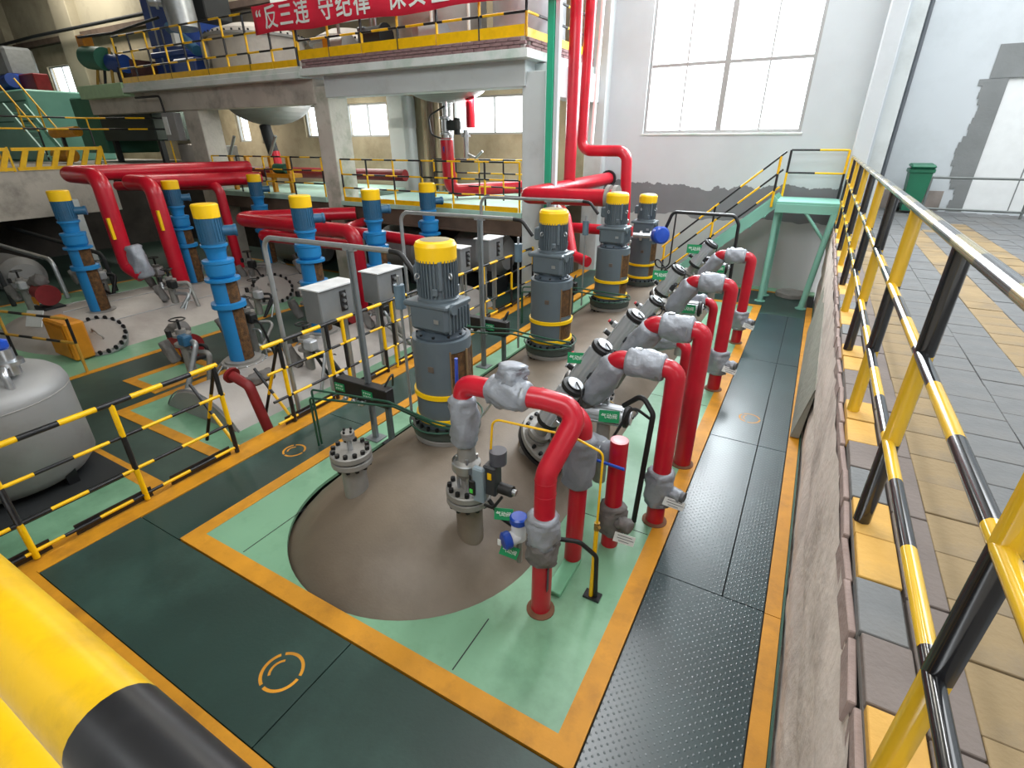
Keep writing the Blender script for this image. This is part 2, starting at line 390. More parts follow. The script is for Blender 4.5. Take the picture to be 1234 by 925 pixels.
# ================================================================== SETTING
def wall_holes(name, x0, x1, z0, z1, y0, y1, holes, m):
    xs = sorted({x0, x1, *[h[0] for h in holes], *[h[1] for h in holes]}); zs = sorted({z0, z1, *[h[2] for h in holes], *[h[3] for h in holes]})
    b = MB()
    for i in range(len(xs) - 1):
        for j in range(len(zs) - 1):
            cx = (xs[i] + xs[i+1]) / 2; cz = (zs[j] + zs[j+1]) / 2
            if any(h[0] < cx < h[1] and h[2] < cz < h[3] for h in holes): continue
            b.bx(xs[i], xs[i+1], y0, y1, zs[j], zs[j+1])
    return struct(name, b, m)
def window(name, x0, x1, z0, z1, y, cols, rows, fw=0.05, mid=None):
    """frame, mullions and panes; rows is the list of transom heights"""
    b = MB(); b.bx(x0, x1, y, y+.08, z0, z0+fw).bx(x0, x1, y, y+.08, z1-fw, z1).bx(x0, x0+fw, y, y+.08, z0+fw, z1-fw).bx(x1-fw, x1, y, y+.08, z0+fw, z1-fw)
    w = struct(name, b, FRAME)
    xs = [x0 + (x1 - x0) * k / cols for k in range(cols + 1)]; zs = [z0, *rows, z1]
    for k, x in enumerate(xs[1:-1]):
        hw = 0.055 if mid and k + 1 == mid else 0.015
        MB().bx(x-hw, x+hw, y+.012, y+.068, z0+fw, z1-fw).build('mullion', FRAME, w)
    for z in rows: MB().bx(x0+fw, x1-fw, y+.018, y+.062, z-.03, z+.03).build('transom', FRAME, w)
    for i in range(cols):
        for j in range(len(zs) - 1):
            MB().bx(xs[i]+.012, xs[i+1]-.012, y+.036, y+.042, zs[j]+.01, zs[j+1]-.01).build('pane', GLASS, w)
    return w
# far wall with the big window
wall_holes('wall_far', -4.6, 0.75, -2.6, 9.5, 12.45, 12.7, [(-3.67, -0.52, 3.1, 6.9)], WALLF)
window('window_1', -3.67, -0.52, 3.1, 6.9, 12.5, 4, [4.38, 5.6], 0.06, 2)
b = MB(); b.bx(-3.7, -0.49, 12.43, 12.45, 3.06, 3.1, 0, .004); struct('trim_1', b, CONCW)
struct('trim_2', MB().bx(-4.95, -4.5, 12.2, 12.8, -0.3, 9.5, 0, .02), CONCG)
# corner pilaster and the wall that steps back beyond the right aisle
struct('trim_3', MB().bx(0.42, 0.7, 12.2, 12.6, 1.55, 9.5, 0, .02), WHITE)
struct('trim_4', MB().bx(0.7, 0.98, 12.5, 14.8, 1.55, 9.5, 0, .01), CONCG)
DOORX = 2.78
wall_holes('wall_rear_right', 0.98, 7.0, 1.0, 9.5, 14.8, 15.1, [(DOORX, 4.4, 1.55, 4.05)], WHITE)
b = MB()
for q in range(22):      # bare cement left and above the closed-up doorway, with a broken edge
    z = 1.55 + q * .113; dx = random.uniform(-.025, .03) + .05*math.sin(q*.5)
    b.bx(2.42+dx+ (0.12 if q < 4 else 0), DOORX+.03, 14.785, 14.81, z, z+.113)
for q in range(6): b.bx(2.5+q*.36, 2.86+q*.36, 14.781, 14.812, 4.045, 4.6+random.uniform(-.02, .02))
struct('trim_5', b, CEMENT)
d = struct('door_1', MB().bx(DOORX, 4.4, 14.83, 14.9, 1.55, 4.05, 0, .01), mat('white_door_paint', '#e3e6e6', .6, 0, .03))
MB().bx(DOORX+.78, DOORX+.80, 14.822, 14.83, 1.57, 4.0).build('door_seam', CEMENT, d)
struct('wall_right', MB().bx(7.0, 7.3, -2, 15.1, 1.0, 9.5), WHITE)
MB_ = MB().bx(1.2, 2.4, 14.78, 14.81, 1.55, 1.95); struct('baseboard_rear', MB_, mat('brown_stain_skirting', '#8f8680', .9, 0, .25, 3, .2, 20))
tag(MB().tube([(1.2, 14.72, 1.56), (1.2, 14.72, 9.4)], .04, 10).build('drain_pipe', mat('dark_drain_pipe', '#5d6267', .5)), 'thin dark drain pipe running up the wall corner beside the pilaster', 'pipe')
# the back wall of the left bays with its windows
HB = [(-13.3, -11.6, 3.08, 4.0), (-9.25, -6.6, 3.12, 4.05), (-15.2, -14.45, 3.08, 4.0), (-20.2, -19.7, 3.0, 4.1), (-18.8, -18.1, 2.95, 4.05), (-17.5, -17.0, 2.9, 3.6), (-25.6, -24.3, 2.7, 4.2), (-31.4, -29.2, 4.9, 6.0), (-12.8, -11.9, 5.3, 5.85), (-21.9, -21.0, 4.9, 5.5), (-9.0, -8.2, 5.2, 5.8)]
wall_holes('wall_back', -40, -4.8, -2.6, 9.5, 13.0, 13.25, HB, BEIGE)
for k, h in enumerate(HB): window('window_%d' % (k + 2), *h, 13.08, 2 if h[1] - h[0] > .8 else 1, [], 0.05)
struct('trim_6', MB().bx(-40, -10.6, 12.75, 13.05, 6.75, 6.95, 0, .01), BROWNST)
struct('trim_7', MB().bx(-40, -4.95, 12.9, 13.0, 6.95, 9.5), BEIGEW)
for k, x in enumerate((-34.6, -28.4, -22.0)): struct('trim_%d' % (8 + k), MB().bx(x, x+1.3, 12.55, 12.95, 2.3, 9.5, 0, .02), BEIGEW)
struct('wall_left', MB().bx(-40.3, -40, -2, 13.2, -2, 9.5), BEIGEW)
struct('wall_near', MB().bx(-40, 7, -3.3, -3, -2, 9.5), mat('near_wall_paint', '#b9b8b2', .9))
# ceiling with an unseen opening over the right aisle, added to let daylight in
CH = [(1.4, 6.6, 3.5, 14.0)]
xs = sorted({-40, 7.3, *[h[0] for h in CH], *[h[1] for h in CH]}); ys = sorted({-3.3, 15.1, *[h[2] for h in CH], *[h[3] for h in CH]}); b = MB()
for i in range(len(xs)-1):
    for j in range(len(ys)-1):
        cx = (xs[i]+xs[i+1])/2; cy = (ys[j]+ys[j+1])/2
        if not any(h[0] < cx < h[1] and h[2] < cy < h[3] for h in CH): b.bx(xs[i], xs[i+1], ys[j], ys[j+1], 9.5, 9.7)
struct('ceiling', b, BEIGEW)

# columns, beams and decks of the left bays
COLS = [('c', -10.6, -10.1, 9.4, 10.0, CONCST), ('c', -5.09, -4.6, 9.4, 9.95, CONCG), ('c', -15.8, -15.1, 9.4, 10.0, CONC), ('c', -11.0, -10.45, 12.35, 12.9, CONCG), ]
for _, x0, x1, y0, y1, mm in COLS: struct('concrete_column', MB().bx(x0, x1, y0, y1, -0.4, 4.1, 0, .015), mm)
b = MB(); b.prism([(0, 0), (.55, 0), (.55, .25), (0, .75)], .5, basis((-10.45, 12.9, 3.3), (0, -1, 0), (0, 0, 1))); struct('column_bracket', b, CONCG)
struct('concrete_beam', MB().bx(-10.1, -5.0, 9.35, 9.75, 3.86, 4.29, 0, .01), CONCG)
struct('concrete_beam', MB().bx(-5.06, -4.66, 9.75, 12.45, 3.72, 4.25, 0, .01), CONCG)
struct('concrete_beam', MB().bx(-20.6, -10.45, 9.35, 9.75, 3.75, 4.25, 0, .01), CONC)
struct('upper_floor', MB().bx(-10.5, -4.81, 9.06, 12.95, 4.27, 4.41, 0, .006), CONCW)
struct('upper_floor', MB().bx(-17.9, -10.5, 9.06, 12.95, 4.24, 4.36, 0, .006).bx(-17.9, -10.5, 9.12, 12.95, 4.361, 4.47, 0, .01), CONCW)
struct('upper_floor', MB().bx(-20.4, -17.9, 9.06, 12.95, 4.16, 4.5, 0, .01), mat('pale_green_paint', '#a9c9a0', .7, 0, .08))
# brick curb along the edge of the upper floor
cb = struct('brick_curb', MB().bx(-10.44, -4.9, 9.12, 9.24, 4.412, 4.575).bx(-4.98, -4.87, 9.24, 12.3, 4.412, 4.575), MORT)
bme = MB().box((0, 0, 0), (.225, .06, .048), 0, None, .004).mesh('brick', BRICK)
for row in range(3):
    z = 4.438 + row * .056
    for k in range(24):
        x = -10.4 + k * .237 + (row % 2) * .118
        if x < -4.95: inst('brick', bme, cb, Matrix.Translation((x + .1, 9.112 + random.uniform(-.006, .004), z)))
    for k in range(13):
        y = 9.2 + k * .237 + (row % 2) * .118
        inst('brick', bme, cb, Matrix.Translation((-4.868 + random.uniform(-.004, .005), y + .1, z)) @ Matrix.Rotation(PI/2, 4, 'Z'))
# lower deck
struct('lower_deck', MB().bx(-10.1, -5.09, 9.36, 12.95, 1.56, 1.66, 0, .006), mat('pale_mint_deck', '#a9cdbf', .6, 0, .1, 1.5, 0, 40, '#8f9a90', 1.5, .6))
struct('lower_deck', MB().bx(-15.1, -10.6, 9.36, 12.95, 1.6, 1.72, 0, .006), mat('pale_mint_deck', '#a9cdbf'))
struct('deck_beam', MB().bx(-10.1, -5.1, 9.42, 9.6, 1.22, 1.56).bx(-10.1, -5.1, 9.38, 9.64, 1.2, 1.23), BROWNST)
struct('deck_beam', MB().bx(-15.1, -10.6, 9.42, 9.6, 1.3, 1.6), BROWNST)
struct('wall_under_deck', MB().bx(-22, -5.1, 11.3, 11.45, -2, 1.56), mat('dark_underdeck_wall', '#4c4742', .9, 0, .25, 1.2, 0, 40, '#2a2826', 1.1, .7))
# raised left platform: stained concrete face, dark void below
struct('left_platform', MB().bx(-40, -18.0, 1.0, 8.15, 1.15, 2.3, 0, .01).bx(-40, -20.6, 8.15, 13.0, 1.9, 2.3), CONC)
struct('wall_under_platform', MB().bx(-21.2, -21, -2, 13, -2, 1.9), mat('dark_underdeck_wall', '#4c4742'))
struct('concrete_column', MB().bx(-17.6, -17.2, 6.4, 6.8, -.4, 1.6, 0, .01), CONCG)

# ------------------------------------------------------------------ floors
struct('floor_pit', MB().bx(-40, 0.44, -3, 14.8, -2.6, -2.5), DRK)
fl = struct('lower_floor', MB().bx(-40, -4.86, -3, 12.45, -.45, -.35), WALKL)
def pad(x0, x1, y0, y1, z, bw, parent):
    MB().bx(x0+bw, x1-bw, y0+bw, y1-bw, z, z+.006).build('painted_pad', MINT, parent)
    b = MB().bx(x0, x1, y0, y0+bw, z, z+.008).bx(x0, x1, y1-bw, y1, z, z+.008).bx(x0, x0+bw, y0+bw, y1-bw, z, z+.008).bx(x1-bw, x1, y0+bw, y1-bw, z, z+.008)
    return b.build('border_line', YELF, parent)
pad(-7.75, -5.12, 2.6, 9.2, -.35, .14, fl)
pad(-8.75, -7.85, 3.2, 4.3, -.35, .14, fl)
pad(-7.9, -5.12, 0.3, 2.05, -.35, .16, fl)
pad(-15.5, -9.5, 2.6, 10.0, -.35, .12, fl)
# kerb between the lower floor and the walkway
struct('floor_kerb', MB().bx(-4.9, -4.62, -3, 12.45, -.5, -.012, 0, .004), YELF)
struct('floor_drip_strip', MB().bx(-5.02, -4.9, .3, 9.0, -.3, -.06, 0, .004), YELF)
# the central pad with the vessel opening
AX = -2.45; VR = 1.5; VZ = -1.05
def outline(gap, n=72):
    hw = math.sqrt(VR**2 - VZ**2) + gap; y0, y1 = 2.7, 10.0; e = 1.06 + gap; pts = []
    for k in range(n // 2 + 1):
        a = PI + PI * k / (n // 2); pts.append((AX + hw * math.cos(a), y0 + e * math.sin(a)))
    for k in range(n // 2 + 1):
        a = PI * k / (n // 2); pts.append((AX + hw * math.cos(a), y1 + .75 * math.sin(a)))
    return pts
def pad_with_hole(x0, x1, y0, y1, z0, z1, gap):
    hole = outline(gap); cx, cy = AX, 6.3; hs = [math.atan2(p[1]-cy, p[0]-cx) for p in hole]
    H = sorted(zip(hs, hole))
    for c in ((x0, y0), (x1, y0), (x1, y1), (x0, y1)):
        a = math.atan2(c[1]-cy, c[0]-cx)
        for i in range(len(H)):
            a0, p0 = H[i-1]; a1, p1 = H[i]
            if i > 0 and a0 < a < a1:
                # point of the hole's edge in that direction
                d = Vector((math.cos(a), math.sin(a))); e = Vector(p1) - Vector(p0); den = d.x*e.y - d.y*e.x
                t = ((p0[0]-cx)*e.y - (p0[1]-cy)*e.x) / den; H.insert(i, (a, (cx+d.x*t, cy+d.y*t))); break
    ins = [p for _, p in H]; out = []
    for a, p in H:
        d = (math.cos(a), math.sin(a)); ts = []
        if abs(d[0]) > 1e-9: ts.append(((x1 if d[0] > 0 else x0) - cx) / d[0])
        if abs(d[1]) > 1e-9: ts.append(((y1 if d[1] > 0 else y0) - cy) / d[1])
        t = min(q for q in ts if q > 0); out.append((cx + d[0]*t, cy + d[1]*t))
    n = len(ins); b = MB()
    vs = [(*p, z1) for p in ins] + [(*p, z1) for p in out] + [(*p, z0) for p in ins] + [(*p, z0) for p in out]
    fs = []
    for i in range(n):
        j = (i + 1) % n
        fs += [(i, n+i, n+j, j), (i, j, 2*n+j, 2*n+i), (n+i, 3*n+i, 3*n+j, n+j)]
    return b.add(vs, fs)
PX0, PX1, PY0, PY1 = -4.02, -.48, 1.46, 10.9
fc = struct('floor', pad_with_hole(PX0+.14, PX1-.14, PY0+.14, PY1-.14, -.02, .012, .055), MINT)
for nm, q in (('n', (PX0, PX1, PY0, PY0+.14)), ('f', (PX0, PX1, PY1-.14, PY1)), ('l', (PX0, PX0+.14, PY0+.14, PY1-.14)), ('r', (PX1-.14, PX1, PY0+.14, PY1-.14))):
    MB().bx(q[0], q[1], q[2], q[3], -.02, .014).build('border_line', YELF, fc)
# cut seams in the green plates
for (x0, x1, y0, y1) in ((-3.42, -3.412, 1.62, 2.25), (-1.36, -1.352, 1.62, 2.05), (-1.33, -.63, 3.4, 3.406), (-1.33, -.63, 6.0, 6.006), (-3.86, -3.5, 5.2, 5.206), (-3.86, -3.52, 7.6, 7.606)):
    MB().bx(x0, x1, y0, y1, .0121, .0135).build('plate_seam', DRK, fc)
MB().bx(-1.12, -1.0, 2.45, 2.85, .012, .045, 0, .006).build('angle_patch', mat('mint_patch', '#6fae8a', .4), fc)
# walkway plates
wk = struct('floor_walkway', MB().bx(-4.62, PX0-.002, .3, 12.45, -.1, -.016).bx(PX0-.002, PX1+.002, .3, PY0-.002, -.1, -.016).bx(PX1+.002, .42, .3, 12.45, -.1, -.016).bx(PX0-.002, PX1+.002, PY1+.002, 12.45, -.1, -.016), DRK)
def plate(x0, x1, y0, y1, mm, dz=0.0): MB().bx(x0+.004, x1-.004, y0+.004, y1-.004, -.012, .004+dz, 0, .002).build('floor_plate', mm, wk)
for x0, x1 in ((-4.6, -2.05), (-2.05, -.48)): plate(x0, x1, .71, 1.45, WALKD, .006)
ys = [1.45, 3.6, 5.8, 8.0, 10.2, 12.4]
for k in range(5): plate(-4.6, -4.03, ys[k], ys[k+1], WALKD)
plate(-.475, .3, .71, 3.05, WALKT)
for y0, y1 in ((3.05, 5.35), (5.35, 7.9), (7.9, 10.4)):
    plate(-.475, .02, y0, y1, WALKT); plate(.02, .3, y0, y1, WALKT)
plate(-.475, .3, 10.4, 12.05, WALKD)
for x0, x1 in ((-4.03, -2.3), (-2.3, -.475)): plate(x0, x1, 10.92, 12.05, WALKD)
for y0, y1 in ((.5, 3.04), (3.04, 5.7), (5.7, 8.4), (8.4, 11.2)): MB().bx(.303, .405, y0+.003, y1-.003, -.012, .006).build('edge_line', YELF, wk)
MB().bx(-4.62, .3, .5, .708, -.012, .008).build('edge_line', YELF, wk)
MB().bx(-4.03, .3, 12.06, 12.14, -.012, .007).build('edge_line', YELF, wk)
MB().bx(-4.62, .42, 12.15, 12.45, -.012, .01).build('edge_line', MINT, wk)
MB().bx(-4.64, -4.6, .71, 12.0, -.012, .012).build('edge_line', YELF, wk)
MB().bx(.407, .422, .5, 11.5, -.03, .018).build('edge_angle', GREEND, wk)
for (x, y, r) in ((-2.28, 1.09, .135), (-4.3, 2.84, .12), (-.13, 5.95, .12)):     # painted inspection rings
    z = .0105 if y < 1.4 else .0045
    for a0, a1 in ((.3, 2.3), (2.5, 4.4), (4.6, 6.4)):
        MB().lathe([(r-.02, z), (r, z)], Matrix.Translation((x, y, 0)), 14, 0, a0, a1).build('painted_ring', YELF, wk)
    MB().lathe([(r*.5, z), (r*.62, z)], Matrix.Translation((x, y, 0)), 8, 0, 2.2, 4.0).build('painted_ring', YELF, wk)

# ------------------------------------------------------------------ right platform: ledge, pavers
def rough_ledge():
    b = MB(); ny, nz = 130, 14; y0, y1 = -2.0, 12.2; vs = []
    rnd = random.Random(3)
    for i in range(ny + 1):
        for j in range(nz + 1):
            t = j / nz; z = -.6 + 2.05 * t
            x = .452 - .03 * t + .006 * math.sin(i * .23) + .005 * math.sin(i * .61 + 1) + rnd.uniform(-.006, .006) + (.025 if .45 < t < .52 else 0) - (.02 if t > .78 else 0)
            vs.append((x, y0 + (y1 - y0) * i / ny, z))
    fs = [(i*(nz+1)+j, i*(nz+1)+j+1, (i+1)*(nz+1)+j+1, (i+1)*(nz+1)+j) for i in range(ny) for j in range(nz)]
    b.add(vs, fs, 0, True); b.bx(.47, .56, -2, 12.2, -.6, 1.46); return b
struct('wall_ledge', rough_ledge(), CONCB)
struct('right_platform', MB().bx(.5, 7.0, -2, 14.8, 1.2, 1.5), CONC)
struct('front_platform', MB().bx(-6, .5, -3, .03, 1.2, 1.52), CONC)
struct('ledge_slab', MB().add([(.31, 5.7, .02), (.4, 5.7, .02), (.44, 5.72, .62), (.42, 5.7, .62), (.36, 9.6, .02), (.42, 9.6, .02), (.45, 9.6, .95), (.44, 9.6, .95)],
       [(0, 3, 2, 1), (4, 5, 6, 7), (0, 4, 7, 3), (3, 7, 6, 2), (0, 1, 5, 4), (1, 2, 6, 5)]), mat('mossy_cement', '#8f8f84', .9, 0, .2, 2, .5, 14, '#5f6458', 2, .7))
pv = struct('floor_paving', MB().bx(.43, 6.9, -1.9, 14.8, 1.49, 1.512), mat('paving_joint', '#6a6662', .95))
em = {c: MB().box((0, 0, 0), (.135, .262, .05), 0, None, .003).mesh('paver', c) for c in (PAVY, PAVB, PAVG)}
nb = 0
y = .75; k = 0
rr = random.Random(5)
while y < 12.2:
    c = PAVY if k % 4 in (0, 1) else (PAVB if k % 3 else PAVG)
    inst('paver', em[c], pv, Matrix.Translation((.498 + rr.uniform(-.004, .004), y + .135, 1.514 + rr.uniform(-.003, .004)))); y += .27; k += 1; nb += 1
ebm = MB().box((0, 0, 0), (.024, .255, .1), 0, None, .004).mesh('edge_brick', mat('pinkish_edge_brick', '#9d8a84', .85, 0, .12, 5, .3, 30))
for k in range(42): inst('edge_brick', ebm, pv, Matrix.Translation((.417 + rr.uniform(-.006, .006), .9 + k * .27, 1.45 + rr.uniform(-.01, .01))) @ Matrix.Rotation(rr.uniform(-.04, .04), 4, 'Z'))
sm = MB().box((0, 0, 0), (.125, .52, .05), 0, None, .003).mesh('paver', PAVB)
for k in range(21): inst('paver', sm, pv, Matrix.Translation((.638, 1.0 + k * .53, 1.513 + rr.uniform(-.003, .003)))); nb += 1
pm = {c: MB().box((0, 0, 0), (.257, .257, .05), 0, None, .0025).mesh('paver', c) for c in (PAVG, PAVT, PAVY, PAVB)}
rest = MB(); cells = []
for j in range(53):
    for i in range(12):
        cells.append((.83 + i * .262, .95 + j * .262 + (i % 2) * .13, i, j))
cells.sort(key=lambda q: q[0]**2 + q[1]**2)
for x, y, i, j in cells:
    if y > 14.6: continue
    if i == 0: c = PAVT
    elif i == 3 and 4.3 < y < 11.4: c = PAVT
    elif i == 6 and 7.0 < y < 12.5 and x > 2.2: c = PAVT
    elif 4 <= i <= 6 and 11.2 < y < 11.6: c = PAVT
    else: c = PAVG
    if nb < 300: inst('paver', pm[c], pv, Matrix.Translation((x, y, 1.513 + rr.uniform(-.003, .003)))); nb += 1
    else: rest.box((x, y, 1.513 + rr.uniform(-.003, .003)), (.256, .256, .05), 0 if c is not PAVT else 1)
tag(rest.build('paver', [PAVG, PAVT], pv), kind='stuff')
# railings of the platform
railing('guard_railing', 'long yellow and black striped railing along the paved right aisle edge', [(.45, .8, 1.535), (.45, 12.1, 1.535)], [.39, .76, 1.15], .021, .032,
        posts=[(.46, 1.1 + 1.1 * k, 1.535) for k in range(11)], seg=.36, start=0, m=[YELR, BLKG], top_m=[RAILT, RAILK])
# the handrail the photographer leans over
t = thing('guard_railing', 'thick yellow front railing with a black band right below the camera', 'railing', (-3.0, .045, 1.52))
MB().stripes((-5.2, .045, 2.665), (-.315, .045, 2.665), .0275, 5, 0, 0, 24).stripes((-.315, .045, 2.665), (.1, .045, 2.665), .0275, 5, 1, 1, 24).stripes((.1, .045, 2.665), (.43, .045, 2.665), .0275, 5, 0, 0, 24).build('rail', [YELH, BLK], t)
MB().stripes((-5.2, .012, 2.44), (.43, .012, 2.44), .036, 8, 0, 0, 20).build('rail', [YELH, BLK], t)
for x in (-4.5, -3.3, -2.1): MB().cyl((x, .05, 1.52), (x, .05, 2.66), .025, None, 10).build('post', YEL, t)
# ================================================================== VESSELS
def vessel(name, label, ax, y0, y1, Rr, zc, m, front_b, flat=False, nose=None):
    t = thing(name, label, 'vessel', (ax, (y0+y1)/2, zc - Rr))
    M = frame((ax, 0, zc), (0, 1, 0)); prof = []
    if flat: prof = [(0.001, y0), (Rr*.97, y0), (Rr, y0+.03)]
    else:
        for k in range(13):
            a = PI/2 * k / 12; prof.append((max(.001, Rr*math.sin(a)), y0 - front_b*math.cos(a)))
    prof.append((Rr, y1))
    for k in range(1, 9):
        a = PI/2 * k / 8; prof.append((max(.001, Rr*math.cos(a)), y1 + .7*Rr*math.sin(a)*.7))
    (MB().lathe(prof, M, 64, 0, cap=False) if flat else MB().dome(prof, M, 64)).build('shell', m, t)
    return t
va = vessel('reactor_vessel', 'brown domed top of a long reactor vessel rising through the green floor', AX, 2.7, 10.0, VR, VZ, DOME, 1.48)
def cone_bolts(b, c, n, R0, cnt, r=.02, h=.03, mi=1): b.bolts(c, n, R0, cnt, r, h, mi)
def nozzle(parent_thing, x, y, z0, z1, r, fr, cap):
    b = MB().cyl((x, y, z0), (x, y, z1 - .07), r, None, 28); b.build('neck', STEELC if cap else DOME, parent_thing)
    b = MB().lathe([(fr*.98, z1-.085), (fr, z1-.08), (fr, z1-.04), (fr*.98, z1-.035)], Matrix.Translation((x, y, 0)), 32)
    b.lathe([(fr*.86, z1-.035), (fr*.86, z1-.02)], Matrix.Translation((x, y, 0)), 32, 1, cap=False)
    b.lathe([(fr*.98, z1-.02), (fr, z1-.015), (fr, z1+.025), (fr*.95, z1+.032)], Matrix.Translation((x, y, 0)), 32); b.build('flange', [STEELC, BLK], parent_thing)
    bolt_parts(parent_thing, (x, y, z1+.032), (0, 0, 1), fr*.83, 12, .019, .03); bolt_parts(parent_thing, (x, y, z1-.085), (0, 0, -1), fr*.83, 12, .019, .025)
# nozzle with a small blind flange on top, left front of the vessel
t = thing('flanged_nozzle', 'bolted grey nozzle with a small blind flange on the dome front left', 'nozzle', (-2.84, 2.36, .36))
nozzle(t, -2.84, 2.36, .25, .72, .1, .165, True)
MB().cyl((-2.84, 2.36, .74), (-2.84, 2.36, .87), .022, None, 12).build('stem', STEEL, t)
b = MB().lathe([(.05, .862), (.052, .878), (.052, .895)], Matrix.Translation((-2.84, 2.36, 0)), 20).lathe([(.052, .9), (.052, .918), (.05, .92)], Matrix.Translation((-2.84, 2.36, 0)), 20); b.bolts((-2.84, 2.36, .92), (0, 0, 1), .037, 4, .01, .02, 1); b.build('blind_flange', [STEELC, BOLT], t)

# ================================================================== GREY MIXERS
def strip_window(b, r, z0, z1, a0, a1, mi, n=14): b.lathe([(r, z0), (r, z1)], None, n, mi, a0, a1)
def make_mixer():
    t = thing('grey_mixer_drive', '', 'mixer', (0, 0, 0), 'grey mixer drives on the brown vessel')
    b = MB().lathe([(.2, -.2), (.2, .02)], None, 32).lathe([(.2, .0), (.31, .0), (.315, .01), (.315, .05), (.31, .055)], None, 40); b.build('nozzle', STEELC, t)
    b = MB(); b.bolts((0, 0, 0), (0, 0, -1), .285, 20, .017, .03); b.bolts((0, 0, .15), (0, 0, 1), .29, 20, .017, .035); b.build('bolts', BOLT, t)
    MB().lathe([(.29, .055), (.29, .07), (.325, .07), (.325, .15), (.27, .152)], None, 40).build('base_flange', mat('dark_flange_grey', '#39423d', .5), t)
    # stand: cylinder wall with two openings towards the pipes
    A0, A1 = math.radians(-38), math.radians(38); r = .262; b = MB()
    b.lathe([(r, .15), (r, 1.0)], None, 40, 0, A1, A0 + 2*PI)
    for z0, z1 in ((.15, .2), (.48, .56), (.9, 1.0)): b.lathe([(r, z0), (r, z1)], None, 14, 0, A0, A1)
    b.lathe([(r-.02, .15), (r-.02, 1.0)], None, 40, 0, A1, A0 + 2*PI)
    b.lathe([(r, .99), (r, 1.0), (.19, 1.004)], None, 48); b.build('stand', GREY, t)
    b = MB(); strip_window(b, r-.006, .2, .48, A0, A1, 0); strip_window(b, r-.006, .56, .9, A0, A1, 0); b.build('mesh_cover', RUST, t)
    b = MB().box((r+.002, 0, .73), (.012, .02, .36)); 
    for a in (A0, A1): b.cyl((r*math.cos(a), r*math.sin(a), .2), (r*math.cos(a), r*math.sin(a), .92), .008, None, 6)
    b.build('mesh_frame', mat('rusty_frame', '#7a6040', .7), t)
    for z in (.21, .46): MB().lathe([(r, z), (r+.018, z+.002), (r+.018, z+.043), (r, z+.045)], None, 48).build('band', YELC, t)
    MB().box((r*math.cos(-1.35)*1.0, r*math.sin(-1.35), .76), (.06, .012, .055), 0, Matrix.Rotation(0, 4, 'Z'), .004).build('rating_plate', mat('worn_label', '#5c5149', .6), t)
    MB().lathe([(.225, 1.0), (.225, 1.025), (.2, 1.04), (.17, 1.06)], None, 40).build('top_flange', GREYD, t)
    b = MB(); b.bolts((0, 0, 1.025), (0, 0, 1), .21, 10, .013, .02); b.build('bolts', BOLT, t)
    # gearbox
    g = MB().box((0, 0, 1.19), (.40, .36, .24), 0, None, .03).box((-.02, 0, 1.3), (.46, .38, .05), 0, None, .015).lathe([(.15, 1.05), (.17, 1.09)], None, 32)
    g.box((0, .03, 1.08), (.3, .3, .05), 0, None, .015)
    for k in range(7): g.box((.205, -.14 + k*.047, 1.17), (.02, .012, .19), 0)
    g.cyl((.2, -.1, 1.28), (.235, -.1, 1.28), .045, None, 16).build('gearbox', GREY, t)
    MB().box((.1, -.186, 1.18), (.05, .008, .035), 0).build('rating_plate', GALV, t)
    # motor
    M = MB().lathe([(.15, 1.31), (.18, 1.325), (.18, 1.345), (.155, 1.36), (.155, 1.68)], None, 40)
    for k in range(36):
        a = 2*PI*k/36
        if k % 9 == 4: continue
        M.box((.163, 0, 1.52), (.024, .007, .31), 0, Matrix.Rotation(a, 4, 'Z'))
    for a in (0.5, 2.07, 3.64, 5.2): M.box((.165, 0, 1.42), (.03, .05, .06), 0, Matrix.Rotation(a, 4, 'Z'), .006).box((.168, 0, 1.55), (.022, .035, .24), 0, Matrix.Rotation(a+.3, 4, 'Z'), .006)
    M.build('motor', GREY, t)
    for a in (-1.9, -.35): # lifting eyes
        c = Vector((.185*math.cos(a), .185*math.sin(a), 1.55)); b = MB(); n = Vector((-math.sin(a), math.cos(a), 0))
        Mx = frame(c + Vector((math.cos(a), math.sin(a), 0))*.012, n)
        b.tube([Mx @ Vector((.022*math.cos(q*PI/6), .022*math.sin(q*PI/6), 0)) for q in range(13)], .007, 6); b.build('lifting_eye', GALV, t)
    MB().lathe([(.168, 1.655), (.172, 1.66), (.175, 1.78), (.16, 1.81), (.13, 1.822), (.02, 1.826), (.001, 1.826)], None, 40).build('fan_cover', YELC, t)
    MB().lathe([(.125, 1.8235), (.1, 1.828), (.06, 1.829), (.001, 1.8295)], None, 32).build('fan_grille', mat('fan_grille_grey', '#8d8466', .5, .2), t)
    MB().box((-.2, .04, 1.52), (.1, .13, .15), 0, None, .015).build('terminal_box', GREY, t)
    return t
mx = make_mixer(); mx.location = (-2.65, 3.4, .44); OFF[mx] = Vector(mx.location)
AY = [3.4, 5.7, 8.0, 9.75]
MIXERS = [mx]
mx['label'] = 'nearest and tallest grey mixer drive with yellow fan cover on brown vessel'
for k in (1, 2, 3):
    o = dup(mx, (-2.65, AY[k], .44 if k < 3 else .4), 0, 1.0 if k < 3 else .93, ['', 'second grey mixer drive from the front with two yellow bands', 'third grey mixer drive from the front under the thick red pipe', 'farthest grey mixer drive, smallest in view beside the blue meter'][k])
